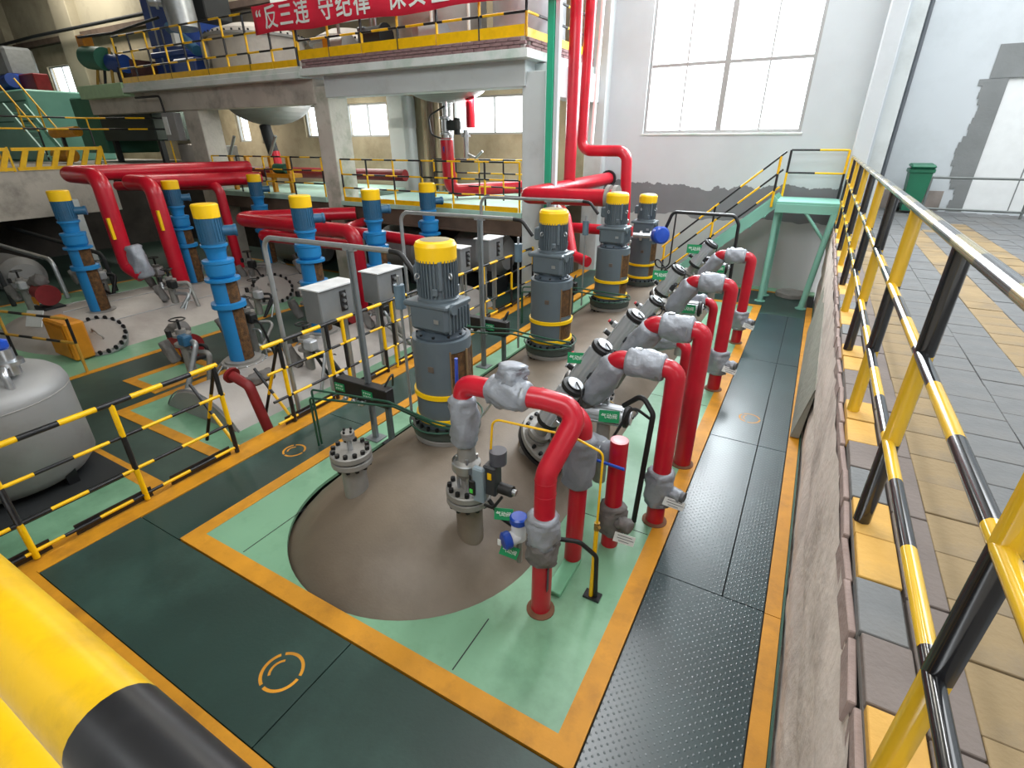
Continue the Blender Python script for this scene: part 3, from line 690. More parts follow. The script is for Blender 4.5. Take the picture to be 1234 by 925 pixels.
# green seal water pipework looping round each mixer base
def loop(y, k, lab):
    t = thing('seal_water_pipe', lab, 'pipe', (-2.65, y, .4), 'green seal water loops round the mixer bases')
    for dz, r in ((.0, .37),):
        pts = [(-2.65+.9*r*math.cos(a), y+r*math.sin(a), .62+dz) for a in [math.radians(200 + q*16) for q in range(18)]]
        MB().tube(pts, .009, 6).build('loop_tube', GREEND, t)
    for dz, dy in ((.08, -.24), (.16, -.3)):
        MB().tube(fillet([(-4.12, y-.42+dz*.5, .02), (-4.12, y-.42+dz*.5, .52+dz), (-3.1, y+dy, .62+dz), (-2.5, y+dy-.12, .64+dz), (-2.2, y+dy-.1, .64+dz)], .04, 3), .012, 6).build('feed_tube', GREEND, t)
for k, y in enumerate(AY[:3]): loop(y, k, 'dark green seal water tubes around the %s mixer base' % ['nearest', 'second', 'third'][k])
# black junction boxes on stands behind the mixers
def jbox(y, lab, x=-3.62):
    t = thing('black_control_box', lab, 'control box', (x, y, 0), 'black boxes on grey stands')
    MB().box((x-.12, y, .6), (.72, .12, .2), 0, None, .008).build('box', BLKR, t)
    MB().bx(x+.12, x+.17, y+.02, y+.07, .012, .5).build('stand_post', mat('stand_grey', '#4d5a58', .5), t)
    MB().bx(x-.4, x+.2, y-.02, y+.09, .47, .5).bx(x+.06, x+.24, y-.03, y+.11, .012, .022).build('stand_arm', DRK, t)
    MB().tube(fillet([(x+.15, y+.03, .7), (x+.2, y+.12, .85), (x+.05, y+.25, .6)], .05, 4), .012, 6).build('hose', BLKR, t)
    for i, dx in enumerate((-.02, -.42)):
        p = sign(t, (x+dx, y-.064 - .0*i, .6 - .0*i), (1, 0, 0), (0, 0, 1), .14, .09, None)
        for rw in (.018, -.018):
            for q in range(4): inst('lettering', GLY[q % 3], p, Matrix.Translation((x+dx-.042+q*.028, y-.0685, .6+rw)))
    for q in range(3): MB().lathe([(.02, 0), (.028, .01), (.028, .03), (.02, .04)], frame((x-.3+q*.12, y-.1, .52), (.3, -1, 0)), 10).cyl((x-.3+q*.12, y-.06, .52), (x-.3+q*.12, y-.17, .52), .008, None, 6).build('valve', STEEL, t)
GLY = []
for q in range(3):      # unreadably small characters, printed strokes only
    b = MB().box((0, 0, .008), (.02, .001, .003)).box((0, 0, -.002), (.018, .001, .003)).box(((-.004, 0, .005)[q], 0, 0), (.003, .001, .022))
    GLY.append(b.mesh('lettering', TXTW))
jbox(3.42, 'black box with green tags on a stand by the nearest mixer')
jbox(5.85, 'black box with green tag behind the nearest mixer, right of it')
jbox(8.3, 'black box with green tag left of the third mixer')

# ================================================================== RED RISERS ON THE RIGHT
JJ = 0
def jacket(t, p0, p1, r, lumps=.012, m=None, name='insulation_jacket', n=22, seed=1, full=False):
    """wrinkled cloth sleeve tied at both ends"""
    global JJ
    JJ += 1; rnd = random.Random(JJ*13+seed); p0 = Vector(p0); p1 = Vector(p1); L = (p1-p0).length; M = frame(p0, p1-p0); K = 14; vs = []; fs = []
    ph = [rnd.uniform(0, 6.3) for _ in range(6)]
    for i in range(K+1):
        u = i/K; e = min(1.0, .80 + 1.6*min(u, 1-u)) if 0 < i < K else .72
        if i in (1, K-1): e = .98
        if i in (2, K-2): e = .88
        if full: e = (.86, .97, .95, 1.0)[min(i, K-i, 3)]
        for k in range(n):
            a = 2*PI*k/n; w = lumps*(math.sin(3*a+ph[0]+5*u)+.7*math.sin(5*a+ph[1]-9*u)+.5*math.sin(9*a+ph[2]+14*u)) + rnd.uniform(-1, 1)*lumps*.35
            rr_ = r*e + w*min(1, 6*min(u, 1-u)+.25); vs.append((rr_*math.cos(a), rr_*math.sin(a), L*u))
    for i in range(K):
        for k in range(n): q = (k+1) % n; fs.append((i*n+k, i*n+q, (i+1)*n+q, (i+1)*n+k))
    fs.append(list(range(n))[::-1]); fs.append([K*n+k for k in range(n)])
    b = MB().add(vs, fs, 0, True, M)
    o = b.build(name, m or JACK, t)
    return o
def tie(t, p, d, r, m=None): 
    d = Vector(d).normalized(); p = Vector(p)
    MB().lathe([(r, -.012), (r+.006, 0), (r, .012)], frame(p, d), 22, cap=False).build('strap', m or GALV, t)
def white_tag(t, c, u, v, wd=.17, ht=.075):
    M = basis(c, u, v); p = MB().box((0, 0, 0), (wd, ht, .004), 0, M).build('tag', TAGW, t)
    for k in range(3):
        o = MB().box((-.0+.008*(k % 2), .022-.022*k, .003), (wd*(.7, .8, .5)[k], .006, .001), 0, M).build('lettering', TXTK, p)
def riser(name, lab, x, y, r, top, valve=None, hl=None, wall=None, tagz=None, drop=True):
    """floor stub, jacketed valve, riser, elbow, jacketed horizontal leg and the leg that dives to the vessel"""
    t = thing('steam_riser', lab, 'pipe', (x, y, 0), 'red steam risers along the right aisle')
    path = fillet([(x, y, .012), (x, y, top), (x-.16, y, top)], .13, 8)
    MB().tube(path, r, 22).build('riser_pipe', RED, t)
    MB().lathe([(r+.03, .012), (r+.03, .02), (r, .03)], Matrix.Translation((x, y, 0)), 20).build('floor_collar', mat('rusty_collar', '#6e4a34', .8), t)
    if valve:
        z0, z1 = valve; jacket(t, (x, y, z0), (x, y, z1), r*1.55, .010); tie(t, (x, y, z0+.03), (0, 0, 1), r*1.25); tie(t, (x, y, z1-.03), (0, 0, 1), r*1.25)
        zc = (z0+z1)/2; jacket(t, (x+r, y-.02, zc), (x+r*2.6, y-.05, zc), r*.72, .006, name='valve_handle_jacket', n=14)
        MB().cyl((x+r*2.5, y-.048, zc), (x+r*2.9, y-.054, zc), r*.62, None, 16).build('valve_cap', mat('dark_cap', '#54565a', .5), t)
        white_tag(t, (x+r*2.0, y-.1, zc-.05), (.93, .25, -.25), (.1, .3, 1))
    if hl:
        x1 = x - hl; jacket(t, (x-.09, y, top), (x1-.02, y, top), r*1.5, .006, n=26, full=True); tie(t, (x-.13, y, top), (1, 0, 0), r*1.3); tie(t, (x1+.05, y, top), (1, 0, 0), r*1.3)
        MB().tube(fillet([(x1+.06, y, top), (x1-.1, y, top), (x1-.22, y+.06, top-.2)], .1, 4), r, 20).build('elbow', RED, t)
        jacket(t, (x1-.1, y+.01, top-.03), (x1-.33, y+.09, top-.44), r*1.45, .010, full=True)
        MB().cyl((x1-.31, y+.085, top-.4), (x1-.5, y+.2, top-.8), r*.9, None, 18).build('vessel_leg', JACKD, t)
        MB().box((x-.3, y-.0, top+r*1.42), (.06, .04, .03), 0, None, .006).build('buckle', GALV, t)
    return t
riser('r', 'red riser with grey jacketed valve and white tag, third from the front', -.63, 3.61, .075, 1.44, (.2, .54), .36)
riser('r', 'thick plain red riser without a floor valve, fourth from the front', -.62, 4.6, .085, 1.43, None, .36)
riser('r', 'red riser with tagged grey valve beyond the thick plain riser', -.65, 6.55, .08, 1.4, (.24, .56), .36)
riser('r', 'farthest red riser near the stair with grey valve body', -.64, 8.5, .075, 1.38, (.24, .54), .36)
# a further dark riser stands behind each of the tall ones
for k, (x, y, top, lab) in enumerate(((-.9, 5.6, .95, 'short dark red pipe stub behind the thick plain riser'), (-.92, 7.4, .95, 'short dark red pipe stub behind the tagged riser'))):
    t = thing('steam_stub', lab, 'pipe', (x, y, 0)); MB().tube(fillet([(x, y, .012), (x, y, top), (x-.3, y+.1, top-.1)], .1), .06, 16).build('pipe', RED, t); jacket(t, (x-.12, y+.03, top), (x-.55, y+.15, top-.2), .09)
# first riser: jacketed valve low, big swept bend, horizontal jacket, red elbow, jacketed drop to a nozzle
t = thing('steam_riser', 'nearest red riser, bent like a swan neck with grey valve at half height', 'pipe', (-1.08, 2.3, 0), 'red steam risers along the right aisle')
MB().tube(fillet([(-1.08, 2.3, .012), (-1.07, 2.3, 1.17), (-.97, 2.55, 1.52), (-1.2, 2.5, 1.56), (-1.32, 2.48, 1.56)], .14, 6), .068, 26).build('riser_pipe', RED, t)
for z in (1.03, 1.13): MB().lathe([(.0685, -.003), (.0705, 0), (.0685, .003)], frame((-1.07, 2.3, z), (0, 0, 1)), 24, cap=False).build('weld_seam', RED, t)
MB().lathe([(.1, .012), (.1, .02), (.07, .035)], Matrix.Translation((-1.08, 2.3, 0)), 20).build('floor_collar', mat('rusty_collar', '#6e4a34'), t)
jacket(t, (-1.08, 2.3, .62), (-1.08, 2.3, .86), .108, .008); jacket(t, (-1.08, 2.3, .48), (-1.08, 2.3, .68), .106, .009, JACKD); tie(t, (-1.08, 2.3, .83), (0, 0, 1), .088)
MB().box((-1.015, 2.262, .36), (.004, .03, .2), 0, Matrix.Identity(4)).build('label', mat('dark_label', '#3a2a3a', .5), t)
jacket(t, (-1.28, 2.48, 1.56), (-1.58, 2.48, 1.55), .098, .010); jacket(t, (-1.43, 2.5, 1.58), (-1.43, 2.53, 1.74), .095, .012, name='valve_bonnet_jacket'); tie(t, (-1.31, 2.48, 1.56), (1, 0, 0), .085)
MB().tube(fillet([(-1.56, 2.48, 1.55), (-1.78, 2.48, 1.54), (-1.79, 2.48, 1.38)], .09, 5), .068, 22).build('elbow', RED, t)
jacket(t, (-1.79, 2.48, 1.45), (-1.79, 2.48, 1.06), .098, .009)
MB().tube([(-1.62, 2.46, 1.35), (-1.55, 2.46, 1.46)], .008, 6).build('pull_rod', STEEL, t)
# nozzle with clamp and valve actuator under it
t = thing('flanged_nozzle', 'bolted grey nozzle with yoke and actuator below the nearest red elbow', 'nozzle', (-1.78, 2.48, .3))
nozzle(t, -1.78, 2.48, .15, .67, .1, .165, False)
MB().lathe([(.05, .7), (.055, .78), (.09, .84), (.1, .92), (.07, .95), (.06, 1.08)], Matrix.Translation((-1.78, 2.48, 0)), 24).build('valve_body', STEELC, t)
for a in (.6, 2.2, 3.9, 5.3): MB().cyl((-1.78+.07*math.cos(a), 2.48+.07*math.sin(a), .7), (-1.78+.07*math.cos(a), 2.48+.07*math.sin(a), .98), .012, None, 8).build('yoke_rod', STEEL, t)
b = MB().lathe([(.105, .86), (.112, .87), (.112, .93), (.105, .94)], Matrix.Translation((-1.78, 2.48, 0)), 20, 0, 2.6, 5.6); b.build('yoke_band', STEEL, t)
MB().box((-1.6, 2.36, .86), (.09, .05, .28), 0, None, .01).build('positioner_plate', mat('positioner_grey', '#7f8f98', .4), t)
MB().box((-1.53, 2.42, .9), (.1, .1, .24), 0, None, .012).build('actuator_housing', mat('actuator_dark', '#2d3034', .45), t)
MB().cyl((-1.5, 2.45, 1.02), (-1.5, 2.45, 1.12), .06, None, 20).build('actuator_cap', mat('actuator_cap_grey', '#4a4c54', .4), t)
MB().box((-1.655, 2.33, .86), (.012, .012, .16), 0, None, .003).box((-1.64, 2.328, .84), (.05, .02, .12), 0, None, .006).build('switch_box', BLKR, t)
MB().box((-1.64, 2.315, .82), (.025, .006, .03)).build('indicator', LIME, t)
MB().box((-1.52, 2.365, .95), (.03, .006, .05)).build('warning_label', YEL, t)
MB().cyl((-1.46, 2.4, .86), (-1.36, 2.4, .86), .04, None, 14).cyl((-1.36, 2.4, .86), (-1.33, 2.4, .86), .022, None, 10, 1).build('solenoid', [BLKR, STEEL], t)
MB().tube(fillet([(-1.56, 2.36, .7), (-1.48, 2.34, .72), (-1.42, 2.36, .82)], .04), .012, 6).build('cable', BLKR, t)
MB().tube(fillet([(-1.55, 2.4, .72), (-1.45, 2.4, .6), (-1.36, 2.46, .5)], .04), .016, 6).build('cable', BLKR, t)
sign(t, (-1.42, 2.38, .66), (.95, .3, .05), (-.1, .3, 1), .135, .085)
# transmitter with two blue caps
t = thing('pressure_transmitter', 'white transmitter with two cobalt blue caps beside the nearest riser', 'instrument', (-1.27, 2.34, .5))
MB().cyl((-1.29, 2.36, .52), (-1.29, 2.36, .66), .052, None, 20).cyl((-1.29, 2.35, .55), (-1.33, 2.29, .54), .05, None, 20).build('body', mat('white_enamel', '#d8d9dc', .35), t)
MB().lathe([(.058, 0), (.062, .006), (.062, .045), (.05, .055), (.001, .056)], frame((-1.29, 2.36, .66), (0, 0, 1)), 24).build('cap', BLUEP, t)
MB().lathe([(.058, 0), (.062, .006), (.062, .045), (.05, .055), (.001, .056)], frame((-1.325, 2.30, .545), (-.55, -.82, -.05)), 24).build('cap', BLUEP, t)
MB().box((-1.372, 2.236, .545), (.025, .004, .05), 0, None).build('label', TAGW, t)
MB().cyl((-1.29, 2.37, .3), (-1.29, 2.37, .53), .02, None, 10).build('stem', STEELC, t)
sign(t, (-1.33, 2.3, .43), (.9, .3, -.3), (-.1, .3, 1), .13, .085)
# second riser, bulging jacket, ends in an elbow hidden behind the first
t = thing('steam_riser', 'second red riser with a fat grey jacket just behind the nearest riser', 'pipe', (-1.07, 2.84, 0), 'red steam risers along the right aisle')
MB().tube(fillet([(-1.07, 2.84, .012), (-1.05, 2.84, 1.3), (-1.25, 2.9, 1.3)], .14, 7), .066, 22).build('riser_pipe', RED, t)
jacket(t, (-1.07, 2.84, .74), (-1.06, 2.84, 1.16), .115, .008, mat('slate_insulation_cloth', '#7d828a', .65, .1, .1, 7, .8, 11)); tie(t, (-1.07, 2.84, .76), (0, 0, 1), .08)
# third: short stub with a pale end cap, jacketed valve
t = thing('steam_riser', 'short red pipe with open pink end and tagged dark grey valve', 'pipe', (-.88, 3.16, 0), 'red steam risers along the right aisle')
MB().cyl((-.88, 3.16, .012), (-.88, 3.16, 1.0), .068, None, 24).build('riser_pipe', RED, t)
MB().lathe([(.066, 1.0), (.05, 1.004), (.001, 1.002)], Matrix.Translation((-.88, 3.16, 0)), 24, cap=False).build('end_cap', mat('pale_pink_cap', '#d9a5ac', .4), t)
jacket(t, (-.88, 3.16, .14), (-.88, 3.16, .42), .11, .010, JACKD); jacket(t, (-.82, 3.12, .3), (-.7, 3.08, .3), .055, .008, JACKD, n=14)
white_tag(t, (-.73, 3.03, .22), (.95, .2, -.15), (.1, .3, 1), .16, .08)
jacket(t, (-.92, 3.18, .86), (-1.42, 3.35, .78), .095, .010, mat('slate_insulation_cloth', '#7d828a')); tie(t, (-1.0, 3.2, .85), (1, -.3, .1), .08)
tag(MB().tube([(-1.2, 3.06, .85), (-.78, 3.0, .87)], .012, 8).build('blue_tube', BLUEP), 'thin blue tube lying across the short red pipe', 'pipe')
t = thing('blue_lever', 'tall blue handle standing against the nearest mixer', 'handle', (-1.83, 2.55, 1.2)); MB().tube([(-1.9, 2.56, 1.2), (-1.87, 2.54, 1.68)], .012, 8).build('lever', BLUEP, t); MB().cyl((-1.9, 2.56, 1.17), (-1.9, 2.56, 1.22), .03, None, 14).build('valve_nut', STEELC, t)
# yellow air line on a post with a black hose
t = thing('air_line_post', 'slim yellow air line post with a black hose by the green floor edge', 'pipe', (-.81, 2.57, 0))
MB().bx(-.86, -.74, 2.54, 2.62, .012, .03).build('foot', BLK, t)
MB().tube([(-.81, 2.57, .02), (-.81, 2.57, .66)], .016, 8).build('post', YEL, t)
MB().cyl((-.81, 2.57, .64), (-.81, 2.57, .7), .02, None, 8).cyl((-.81, 2.55, .68), (-.78, 2.53, .7), .012, None, 6).build('valve', mat('brass', '#a98a4a', .35, .7), t)
MB().tube(fillet([(-.81, 2.57, .7), (-.81, 2.57, 1.25), (-1.0, 2.52, 1.34), (-1.53, 2.44, 1.36), (-1.55, 2.44, 1.12)], .06, 5), .008, 6).build('tubing', YEL, t)
MB().tube(fillet([(-1.05, 2.45, .55), (-.9, 2.5, .55), (-.79, 2.56, .42), (-.78, 2.58, .03)], .08, 5), .016, 8).build('hose', BLKR, t)
t = thing('cable_conduit', 'black upright conduit between the third and short red risers', 'pipe', (-.76, 3.55, 0)); MB().tube(fillet([(-.78, 3.5, .02), (-.74, 3.52, 1.08), (-.85, 3.56, 1.2), (-1.0, 3.6, 1.05)], .06), .022, 8).build('conduit', BLKR, t); MB().tube(fillet([(-.76, 3.54, 1.02), (-.9, 3.5, 1.12), (-1.02, 3.45, .82)], .05), .012, 6).build('cable', BLKR, t)

# ================================================================== MANWAYS AND ACTUATORS ON THE VESSEL
def manway(x, y, z, lab):
    n = Vector((.55, -.1, .83)).normalized(); c = Vector((x, y, z)); t = thing('manway', lab, 'manway', tuple(c), 'bolted manways on the vessel side')
    M = frame(c, n)
    MB().lathe([(.24, -.25), (.24, .0)], M, 36, cap=False).build('neck', DOME, t)
    b = MB().lathe([(.30, 0), (.31, .01), (.31, .045), (.27, .05)], M, 40, 0); b.lathe([(.27, .05), (.27, .065)], M, 36, 1, cap=False); b.lathe([(.30, .065), (.31, .07), (.31, .11), (.24, .125), (.001, .14)], M, 40, 2, cap=False); b.build('flange', [BLK, BLKR, STEELC], t)
    bolt_parts(t, c + n*.11, n, .272, 20, .018, .035)
    MB().cyl(c + n*.13, c + n*.3, .06, None, 16).lathe([(.09, .13), (.09, .16)], M, 20).build('nozzle', STEELC, t)
    return t
for k, (mx_, y) in enumerate(((-1.74, 3.74), (-1.84, 5.0), (-1.84, 6.9), (-1.95, 8.9))): manway(mx_, y, .38, 'dark bolted manway disc on the vessel side, %s' % ['nearest one beside the swan neck riser', 'second one below the tilted actuators', 'third one beyond the tilted actuators', 'last one towards the stair'][k])
def actuator(p0, p1, r, lab, body='气动阀', tag_side=1, tag_up=.0, tagsize=.17, hang=True, name=None):
    """pneumatic valve actuator: ribbed aluminium barrel, black end caps, limit switch, air lines, tag"""
    p0 = Vector(p0); p1 = Vector(p1); d = (p1-p0).normalized(); L = (p1-p0).length; M = frame(p0, d, (0, 0, 1)); t = thing('pneumatic_actuator', lab, 'actuator', tuple((p0+p1)/2), 'silver pneumatic valve actuators')
    poly = []
    for k in range(32):
        a = 2*PI*k/32; rr_ = r*(.93 if k % 8 in (0,) else 1.0); poly.append((rr_*math.cos(a), rr_*math.sin(a)))
    b = MB().prism(poly, L*.78, M @ Matrix.Translation((0, 0, L*.11)))
    for a in (.5, 2.2, 3.9): b.box((r*1.0, 0, L/2), (.02, .03, L*.76), 0, M @ Matrix.Rotation(a, 4, 'Z'), .004)
    b.build('barrel', ALU, t)
    for z0, z1, c0 in ((0, L*.11, 0), (L*.89, L, 1)):
        MB().lathe([(r*.8, z0), (r*1.03, z0+.01), (r*1.06, (z0+z1)/2), (r*1.03, z1-.008), (r*.8, z1)], M, 24).build('end_cap', BLKR, t)
    MB().lathe([(r*.55, 0), (r*.72, .012), (r*.72, .02)], M @ Matrix.Translation((0, 0, L)), 20).build('end_plate', ALU, t)
    up = M.to_3x3() @ Vector((1, 0, 0)); sd = M.to_3x3() @ Vector((0, 1, 0)); c = (p0+p1)/2
    MB().box((0, 0, 0), (.07, .05, .05), 0, frame(c+up*(r+.03), up, d), .008).build('valve_mount', ALU, t)
    MB().cyl(c+up*(r+.05), c+up*(r+.09), .028, None, 14).cyl(c+up*(r+.09), c+up*(r+.115), .02, None, 12, 1).build('limit_switch', [BLKR, mat('red_indicator', '#c8323a', .4)], t)
    if abs(d.z) > .3: sd = (up*.75 - sd*.75).normalized()
    MB().box((0, 0, 0), (.05, .1, .05), 0, frame(c-sd*(r+.03)+d*.04, d, up), .008).cyl(c-sd*(r+.05)-d*.06, c-sd*(r+.05)+d*.0, .018, None, 10).build('solenoid_valve', mat('actuator_dark', '#2d3034'), t)
    MB().box((0, 0, 0), (.04, .07, .06), 0, frame(c-sd*(r+.02)-d*.1, d, up), .006).build('air_fitting', STEEL, t)
    MB().tube(fillet([c-sd*(r+.05)+d*.04, c-sd*(r+.12)+d*.16, p1-sd*(r+.04)+d*.05, p1+d*.03], .05, 4), .009, 6).build('air_hose', BLKR, t)
    ddn = Vector((0, 0, -1)); (MB().cyl(p0, p0-d*.62, .065, None, 16).lathe([(.11, -.16), (.11, -.12)], M, 20).lathe([(.11, -.22), (.11, -.18)], M, 20) if abs(d.z) > .3 else MB().cyl(c - up*r*.6, c - up*(r+.62), .06, None, 16)).build('valve_body', STEELC, t)
    cv = Vector((0, 0, 3)) - c; cv.z *= .6; cv.normalize(); u = Vector((0, 0, 1)).cross(cv).normalized(); v = cv.cross(u)
    MB().tube(fillet([c-sd*(r+.03)-d*.1, c-sd*(r+.12)-d*.2, c-sd*(r+.15)-d*.02, c-sd*(r+.06)+d*.1], .04, 3), .006, 5).build('air_tubing', mat('tan_air_tubing', '#c2a052', .5), t)
    MB().cyl(c+up*(r*.9)-d*.14, c+up*(r+.07)-d*.14, .03, None, 12).cyl(c+up*(r+.07)-d*.14, c+up*(r+.085)-d*.14, .034, None, 12, 1).build('position_indicator', [BLKR, ALU], t)
    MB().box((0, 0, 0), (.06, .06, .09), 0, frame(c-sd*(r+.01)-d*.02, d, up), .01).build('pilot_block', mat('actuator_dark', '#2d3034'), t)
    if body: sign(t, (c + up*(r*.9 + tagsize*.3) + cv*r*.8) if abs(d.z) > .3 else (c + cv*(r+.035) + d*.04), u, v, tagsize, tagsize*.6, body)
    return t
TD = Vector((.5, 0, .866))
def tilted(c, r, L, lab, **k): c = Vector(c); return actuator(c - TD*L/2, c + TD*L/2, r, lab, **k)
tilted((-1.55, 3.58, .93), .1, .5, 'dark silver tilted actuator just behind the nearest riser bend', tagsize=.14)
tilted((-1.62, 4.42, .95), .11, .58, 'large silver tilted actuator left of the first horizontal grey jacket', tagsize=.18)
tilted((-1.63, 5.56, .95), .115, .54, 'tilted silver actuator left of the thick plain riser jacket, no tag', body=None)
tilted((-1.60, 6.44, .95), .1, .42, 'smaller tilted silver actuator right behind the untagged one', body=None)
tilted((-1.72, 8.1, .97), .12, .5, 'tilted silver actuator with a green tag left of the tagged riser jacket', tagsize=.24)
tilted((-1.56, 9.8, 1.1), .12, .5, 'farthest tilted silver actuator in front of the stair', tagsize=.26)
actuator((-1.42, 3.74, .85), (-.99, 3.78, .85), .09, 'horizontal silver actuator with green tag beside the short red pipe', tagsize=.17)
actuator((-1.5, 7.2, .85), (-1.06, 7.24, .85), .1, 'horizontal silver actuator with green tag left of the tagged riser', tagsize=.2)
actuator((-1.42, 9.25, 1.0), (-1.05, 9.3, 1.0), .09, 'horizontal silver actuator peeping over the farthest jackets', tagsize=.2)
# ================================================================== BLUE MIXER ROWS ON THE LEFT
vb = vessel('reactor_vessel', 'pale vessel with flat round end lying behind the striped railing', -6.55, 3.1, 9.3, 1.0, -.97, VWHITE, 0, True)
MB().lathe([(.98, 3.092), (.001, 3.09)], frame((-6.55, 0, -.97), (0, 1, 0)), 48, 0, cap=False).build('end_plate', VGREY, vb)
MB().lathe([(1.005, 3.1), (1.022, 3.11), (1.005, 3.12)], frame((-6.55, 0, -.97), (0, 1, 0)), 48, 0, cap=False).build('rim', GALV, vb)
vc = thing('reactor_vessel', 'broad pale vessel top at far left under the first blue mixers', 'vessel', (-12.1, 6.7, -1.95))
MB().dome([(max(.001, 2.3*math.sin(PI/2*k/10)), 3.9-1.2*math.cos(PI/2*k/10)) for k in range(11)] + [(2.3, 8.7)] + [(max(.001, 2.3*math.cos(PI/2*k/8)), 8.7+.55*math.sin(PI/2*k/8)) for k in range(1, 9)],
          Matrix.Translation((-12.1, 0, -.96)) @ Matrix.Diagonal((1, 1, 1.0/2.3, 1)) @ frame((0, 0, 0), (0, 1, 0)), 72).build('shell', VWHITE, vc)
for a in (-.9, -.45, 0, .45): MB().tube([(-12.1+2.31*math.sin(a), 3.9+k*.78, -.96+1.005*math.cos(a)) for k in range(7)], .008, 4).build('weld_seam', GALV, vc)
def make_blue():
    t = thing('blue_mixer_drive', '', 'mixer', (0, 0, 0), 'bright blue mixer drives on the left vessels')
    MB().lathe([(.2, -.3), (.2, -.02)], None, 24).lathe([(.29, -.06), (.3, -.05), (.3, -.01), (.29, 0)], None, 36).lathe([(.25, 0), (.25, .03)], None, 32).build('base_flange', STEELC, t)
    b = MB()
    for k in range(14): a = 2*PI*k/14; b.cyl((.29*math.cos(a), .29*math.sin(a), -.01), (.47*math.cos(a), .47*math.sin(a), -.2), .013, None, 6)
    b.build('clamp_rods', GALV, t)
    A0, A1 = math.radians(-25), math.radians(65); r = .17; b = MB()
    b.lathe([(r, .03), (r, 1.22)], None, 28, 0, A1, A0 + 2*PI); b.lathe([(r-.015, .03), (r-.015, 1.22)], None, 28, 0, A1, A0+2*PI)
    b.build('stand', BLUE, t)
    MB().lathe([(r-.005, .04), (r-.005, .82)], None, 12, 0, A0, A1).lathe([(r-.005, .9), (r-.005, 1.2)], None, 12, 0, A0, A1).build('mesh_cover', RUST, t)
    MB().lathe([(r, .82), (.225, .825), (.225, .895), (r, .9)], None, 36).build('flange', BLUE, t)
    MB().lathe([(r, 1.2), (.225, 1.205), (.225, 1.24), (.15, 1.25)], None, 36).build('flange', BLUE, t)
    MB().lathe([(.15, 1.25), (.17, 1.27), (.185, 1.3), (.19, 1.44), (.2, 1.45), (.2, 1.49), (.12, 1.5), (.13, 1.6), (.15, 1.66), (.17, 1.67), (.17, 1.7), (.145, 1.705)], None, 32).box((-.17, 0, 1.4), (.12, .2, .14), 0, None, .02).build('gearbox', BLUE, t)
    b = MB().lathe([(.15, 1.7), (.152, 1.71), (.152, 2.06)], None, 32)
    for k in range(24): b.box((.156, 0, 1.89), (.012, .008, .3), 0, Matrix.Rotation(2*PI*k/24, 4, 'Z'))
    b.build('motor', BLUEM, t)
    b = MB().cyl((.07, .11, 1.86), (.15, .24, 1.86), .07, None, 18).cyl((.15, .24, 1.86), (.168, .27, 1.86), .08, None, 18); b.build('terminal_box', BLUEM, t)
    MB().lathe([(.16, 2.04), (.162, 2.045), (.165, 2.2), (.15, 2.215), (.001, 2.22)], None, 32).build('fan_cover', YELC, t)
    return t
bm_ = make_blue(); bm_.location = (-6.98, 4.12, .04); OFF[bm_] = Vector(bm_.location); bm_['label'] = 'nearest and largest blue mixer drive, left of the grey mixers'
for loc, lab in (((-6.95, 5.62, .02), 'blue mixer drive behind the nearest blue one, under thick red pipes'), ((-6.9, 7.1, 0), 'third blue mixer drive, right of the stained column foot'), ((-6.9, 8.7, 0), 'fourth blue mixer drive, close to the lower deck toe board'),
                 ((-11.75, 4.38, 0), 'leftmost blue mixer drive before the dark hollow under the platform'), ((-12.15, 6.55, .02), 'blue mixer drive with a thin red pipe ending beside its cap'), ((-12.4, 8.75, .02), 'far blue mixer drive left of the stained column')):
    dup(bm_, loc, 0, 1.0, lab)
def manhole_disc(c, n, r, lab, mats=(BLK, VWHITE)):
    n = Vector(n).normalized(); c = Vector(c); M = frame(c, n); t = thing('manhole_cover', lab, 'manhole', tuple(c), 'round bolted manhole covers')
    MB().lathe([(r*.9, -.3), (r*.9, 0), (r, .01), (r, .06), (r*.9, .065)], M, 36, 0, cap=False).build('ring', VGREY, t)
    MB().lathe([(r*.9, .065), (r*.86, .09), (.001, .095)], M, 36, 0, cap=False).build('cover', VWHITE, t)
    bolt_parts(t, c + n*.06, n, r*.93, 20, .032, .06)
    b = MB(); Mh = M; b.tube([M @ Vector((-.12, 0, .1)), M @ Vector((-.12, 0, .15)), M @ Vector((.12, 0, .15)), M @ Vector((.12, 0, .1))], .015, 6); b.build('handle', STEELC, t)
manhole_disc((-10.5, 3.75, -.14), (.5, -.28, .82), .42, 'bolted manhole cover on the broad far left vessel')
manhole_disc((-10.5, 7.3, -.14), (.5, -.28, .82), .45, 'bolted manhole cover seen past the galvanised gooseneck')
manhole_disc((-6.2, 4.95, -.25), (.7, -.35, .6), .22, 'small open manhole on the pale vessel behind the railing')
